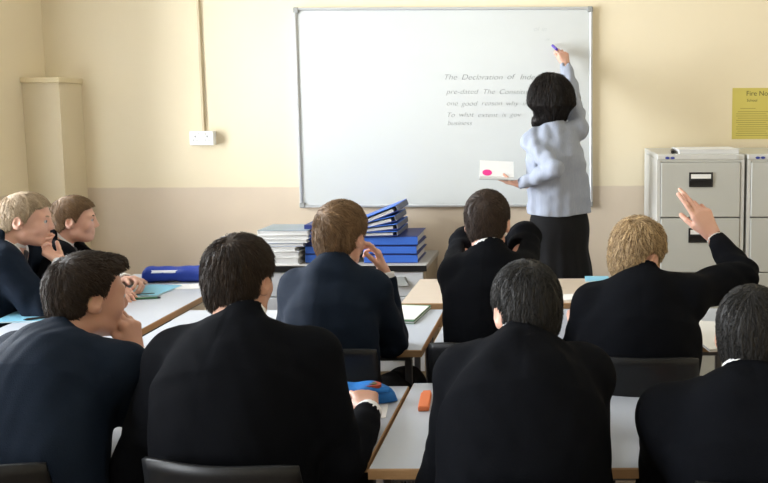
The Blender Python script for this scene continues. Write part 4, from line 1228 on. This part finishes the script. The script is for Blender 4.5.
def dress_teacher():
    T = INFO['T']; J = T['J']; Nk = T['Nk']; f = T['f']; rt = T['rt']; hip = T['hip']; base = T['base']; up = A(0, 0, 1)
    body = [o for o in bpy.data.objects if o.get('category') == 'person' and o['label'].startswith('woman')][0]
    lo, hi = T['lo'], T['hi']
    sp0 = [hip+up*.01, hip+up*.12, hip*.5+Nk*.5+up*.02+f*.01, Nk-up*.13, Nk-up*.03]
    ops = [('u', flat_chain(sp0, [.190, .165, .160, .152, .075], f, .72), .03)]
    for key in 'LR':
        sh, el, wr = J[key]
        ops.append(('u', cap(Nk-up*.015, sh, .042, .055), .05)); ops.append(('u', cap(sh, el, .052, .045), .03)); ops.append(('u', cap(el, wr-unit(wr-el)*.005, .049, .034), .015))
    for e in (-1, 1): ops.append(('u', ell(Nk-up*.21+f*.085+rt*e*.07, (.065, .06, .065)), .04))
    ops.append(('d', fold(3, .0040, 30, (1, 1, .5)), 0)); ops.append(('d', fold(5, .003, 60, (.4, .4, 1)), 0))
    na = unit(T['hc']+T['HR']@A(0, -.022, -.045)-Nk)
    def col(p):
        q = p-Nk; h_ = q@na; rho = np.linalg.norm(q-np.outer(h_, na), axis=1)
        return np.maximum(np.abs(rho-.060+.25*(h_-.02))-.005, np.abs(h_-.025)-.026)
    ops.append(('u', col, .006)); ops.append(('s', cap(Nk, Nk+na*.25, .052, .056), .004))
    for key in 'LR':
        sh, el, wr = J[key]; ax = unit(wr-el)
        ops.append(('s', cap(wr-ax*.02, wr+ax*.25, .029, .06), .003))
    ops.append(('s', lambda p: p[:, 2]-(.985+.012*np.sin(p[:, 0]*22)), .006)) if False else None
    ops.append(('i', lambda p: -(p[:, 2]-(.985+.004*np.sin(p[:, 0]*20+p[:, 1]*9))), .006))
    V, Q = sdf_mesh(ops, lo, hi, .005, slack=.03)
    link_mesh('blouse', np_mesh('blouse', V-base, Q), M['blouse'], body)
    ops = [('u', flat_chain([hip+up*.06, hip-up*.05, A(*hip[:2], .62), A(*hip[:2], .36)], [.148, .162, .178, .188], f, .74), .03)]
    def pleat(p):
        q = p-hip; a = np.arctan2(q@rt, q@f); return .006*np.sin(a*11+.5*np.sin(p[:, 2]*6))*np.clip((.95-p[:, 2])/.4, 0, 1)
    ops.append(('d', pleat, 0)); ops.append(('i', lambda p: p[:, 2]-1.06, .004)); ops.append(('i', lambda p: -(p[:, 2]-.40), .004))
    V, Q = sdf_mesh(ops, lo, hi, .008, slack=.03)
    link_mesh('skirt', np_mesh('skirt', V-base, Q), M['skirt'], body)
dress_teacher()
# marker in her hand and the notebook
T = INFO['T']; wr = T['J']['R'][2]
hp = Vector(wr)+Vector((-.22, .12, .95)).normalized()*.088
tip = P(552, 45, 4.622)
mk = empty('marker_pen', tip, "blue-purple marker in the teacher's raised hand at the whiteboard", 'pen')
dv = Vector((.025, -.10, -.03)).normalized()
MB().tube([dv*.018, dv*.125], .0085, 12).build('barrel', M['purple'], mk)
MB().tube([dv*.0002, dv*.0178], [.002, .006], 12).build('tip', M['black'], mk)
wl = T['J']['L'][2]
nbk = empty('notebook', Vector(wl)+Vector((-.125, .01, .028)), "open white notebook with a pink spot held in the teacher's left hand", 'notebook', None, .12)
nbk.rotation_euler = (0, .05, .12)
MB().box(-.105, .085, -.075, .075, 0, .003).build('back_cover', M['corner_cap'], nbk)
MB().box(-.103, .083, -.073, .073, .0031, .014, bev=.001).build('pages', M['pages'], nbk)
R_ = Matrix.Rotation(math.radians(38), 3, 'X')
MB().box(-.103, .083, 0, .125, 0, .003, R=R_, c=(0, -.045, .0145)).build('lifted_page', M['paper'], nbk)
q = 20
vs = [R_ @ Vector((-.062+.026*math.cos(2*PI*i/q), .028+.024*math.sin(2*PI*i/q), .0040)) + Vector((0, -.045, .0145)) for i in range(q)]
vs += [R_ @ Vector((-.062+.026*math.cos(2*PI*i/q), .028+.024*math.sin(2*PI*i/q), .0031)) + Vector((0, -.045, .0145)) for i in range(q)]
MB().add(vs, [tuple(range(q))]+[(i, q+i, q+(i+1) % q, (i+1) % q) for i in range(q)]).build('pink_spot', M['pink'], nbk)

# chairs under everybody ------------------------------------------------------
def seat_of(key, label, dy=.085, rz=None, dx=0):
    T = INFO[key]; f = T['f']; h_ = T['hip']; a = math.atan2(-f[0], f[1]) if rz is None else rz
    p = h_+yawv(a)*dy
    place_chair(p[0]+dx, p[1], a, label)
seat_of('D', 'black plastic chair of the boy by the bright blue pencil case, front row', rz=-.12, dx=.035)
seat_of('C', 'black plastic chair at the bottom left corner, under the boy seen in profile', rz=.02, dx=-.06)
seat_of('G', 'black plastic chair hidden by the broad blazer in the middle of the front row')
seat_of('I', 'black plastic chair under the boy at the right edge')
seat_of('E', 'black plastic chair with its back showing beyond the bright blue pencil case')
seat_of('F', 'black plastic chair under the boy right in front of the teacher')
seat_of('H', 'black plastic chair under the boy raising his hand')
seat_of('A', 'black plastic chair under the fair-haired boy at the left edge')
seat_of('B', 'black plastic chair under the boy next to the left wall')
# ------------------------------------------------------------------ daylight through the windows
w = bpy.data.worlds.new('sky'); SC.world = w; w.use_nodes = True
bg = w.node_tree.nodes['Background']
bg.inputs['Color'].default_value = (0.75, 0.86, 1.0, 1); bg.inputs['Strength'].default_value = 1.0
for (a, b), en in zip(WINS, (98, 130)):
    ld = bpy.data.lights.new('window_daylight', 'AREA'); ld.shape = 'RECTANGLE'
    ld.size = WZ1-WZ0; ld.size_y = b-a; ld.energy = en; ld.color = (0.92, 0.96, 1.0)
    lo_ = bpy.data.objects.new('window_daylight', ld); COL.objects.link(lo_)
    lo_.location = (XL-.17, (a+b)/2, (WZ0+WZ1)/2); lo_.rotation_euler = (0, -PI/2, 0)
vs_ = SC.view_settings
SC.display_settings.display_device = 'sRGB'
vs_.view_transform = 'Standard'; vs_.look = 'None'; vs_.gamma = 1.0; vs_.use_curve_mapping = False
vs_.exposure = 1.45
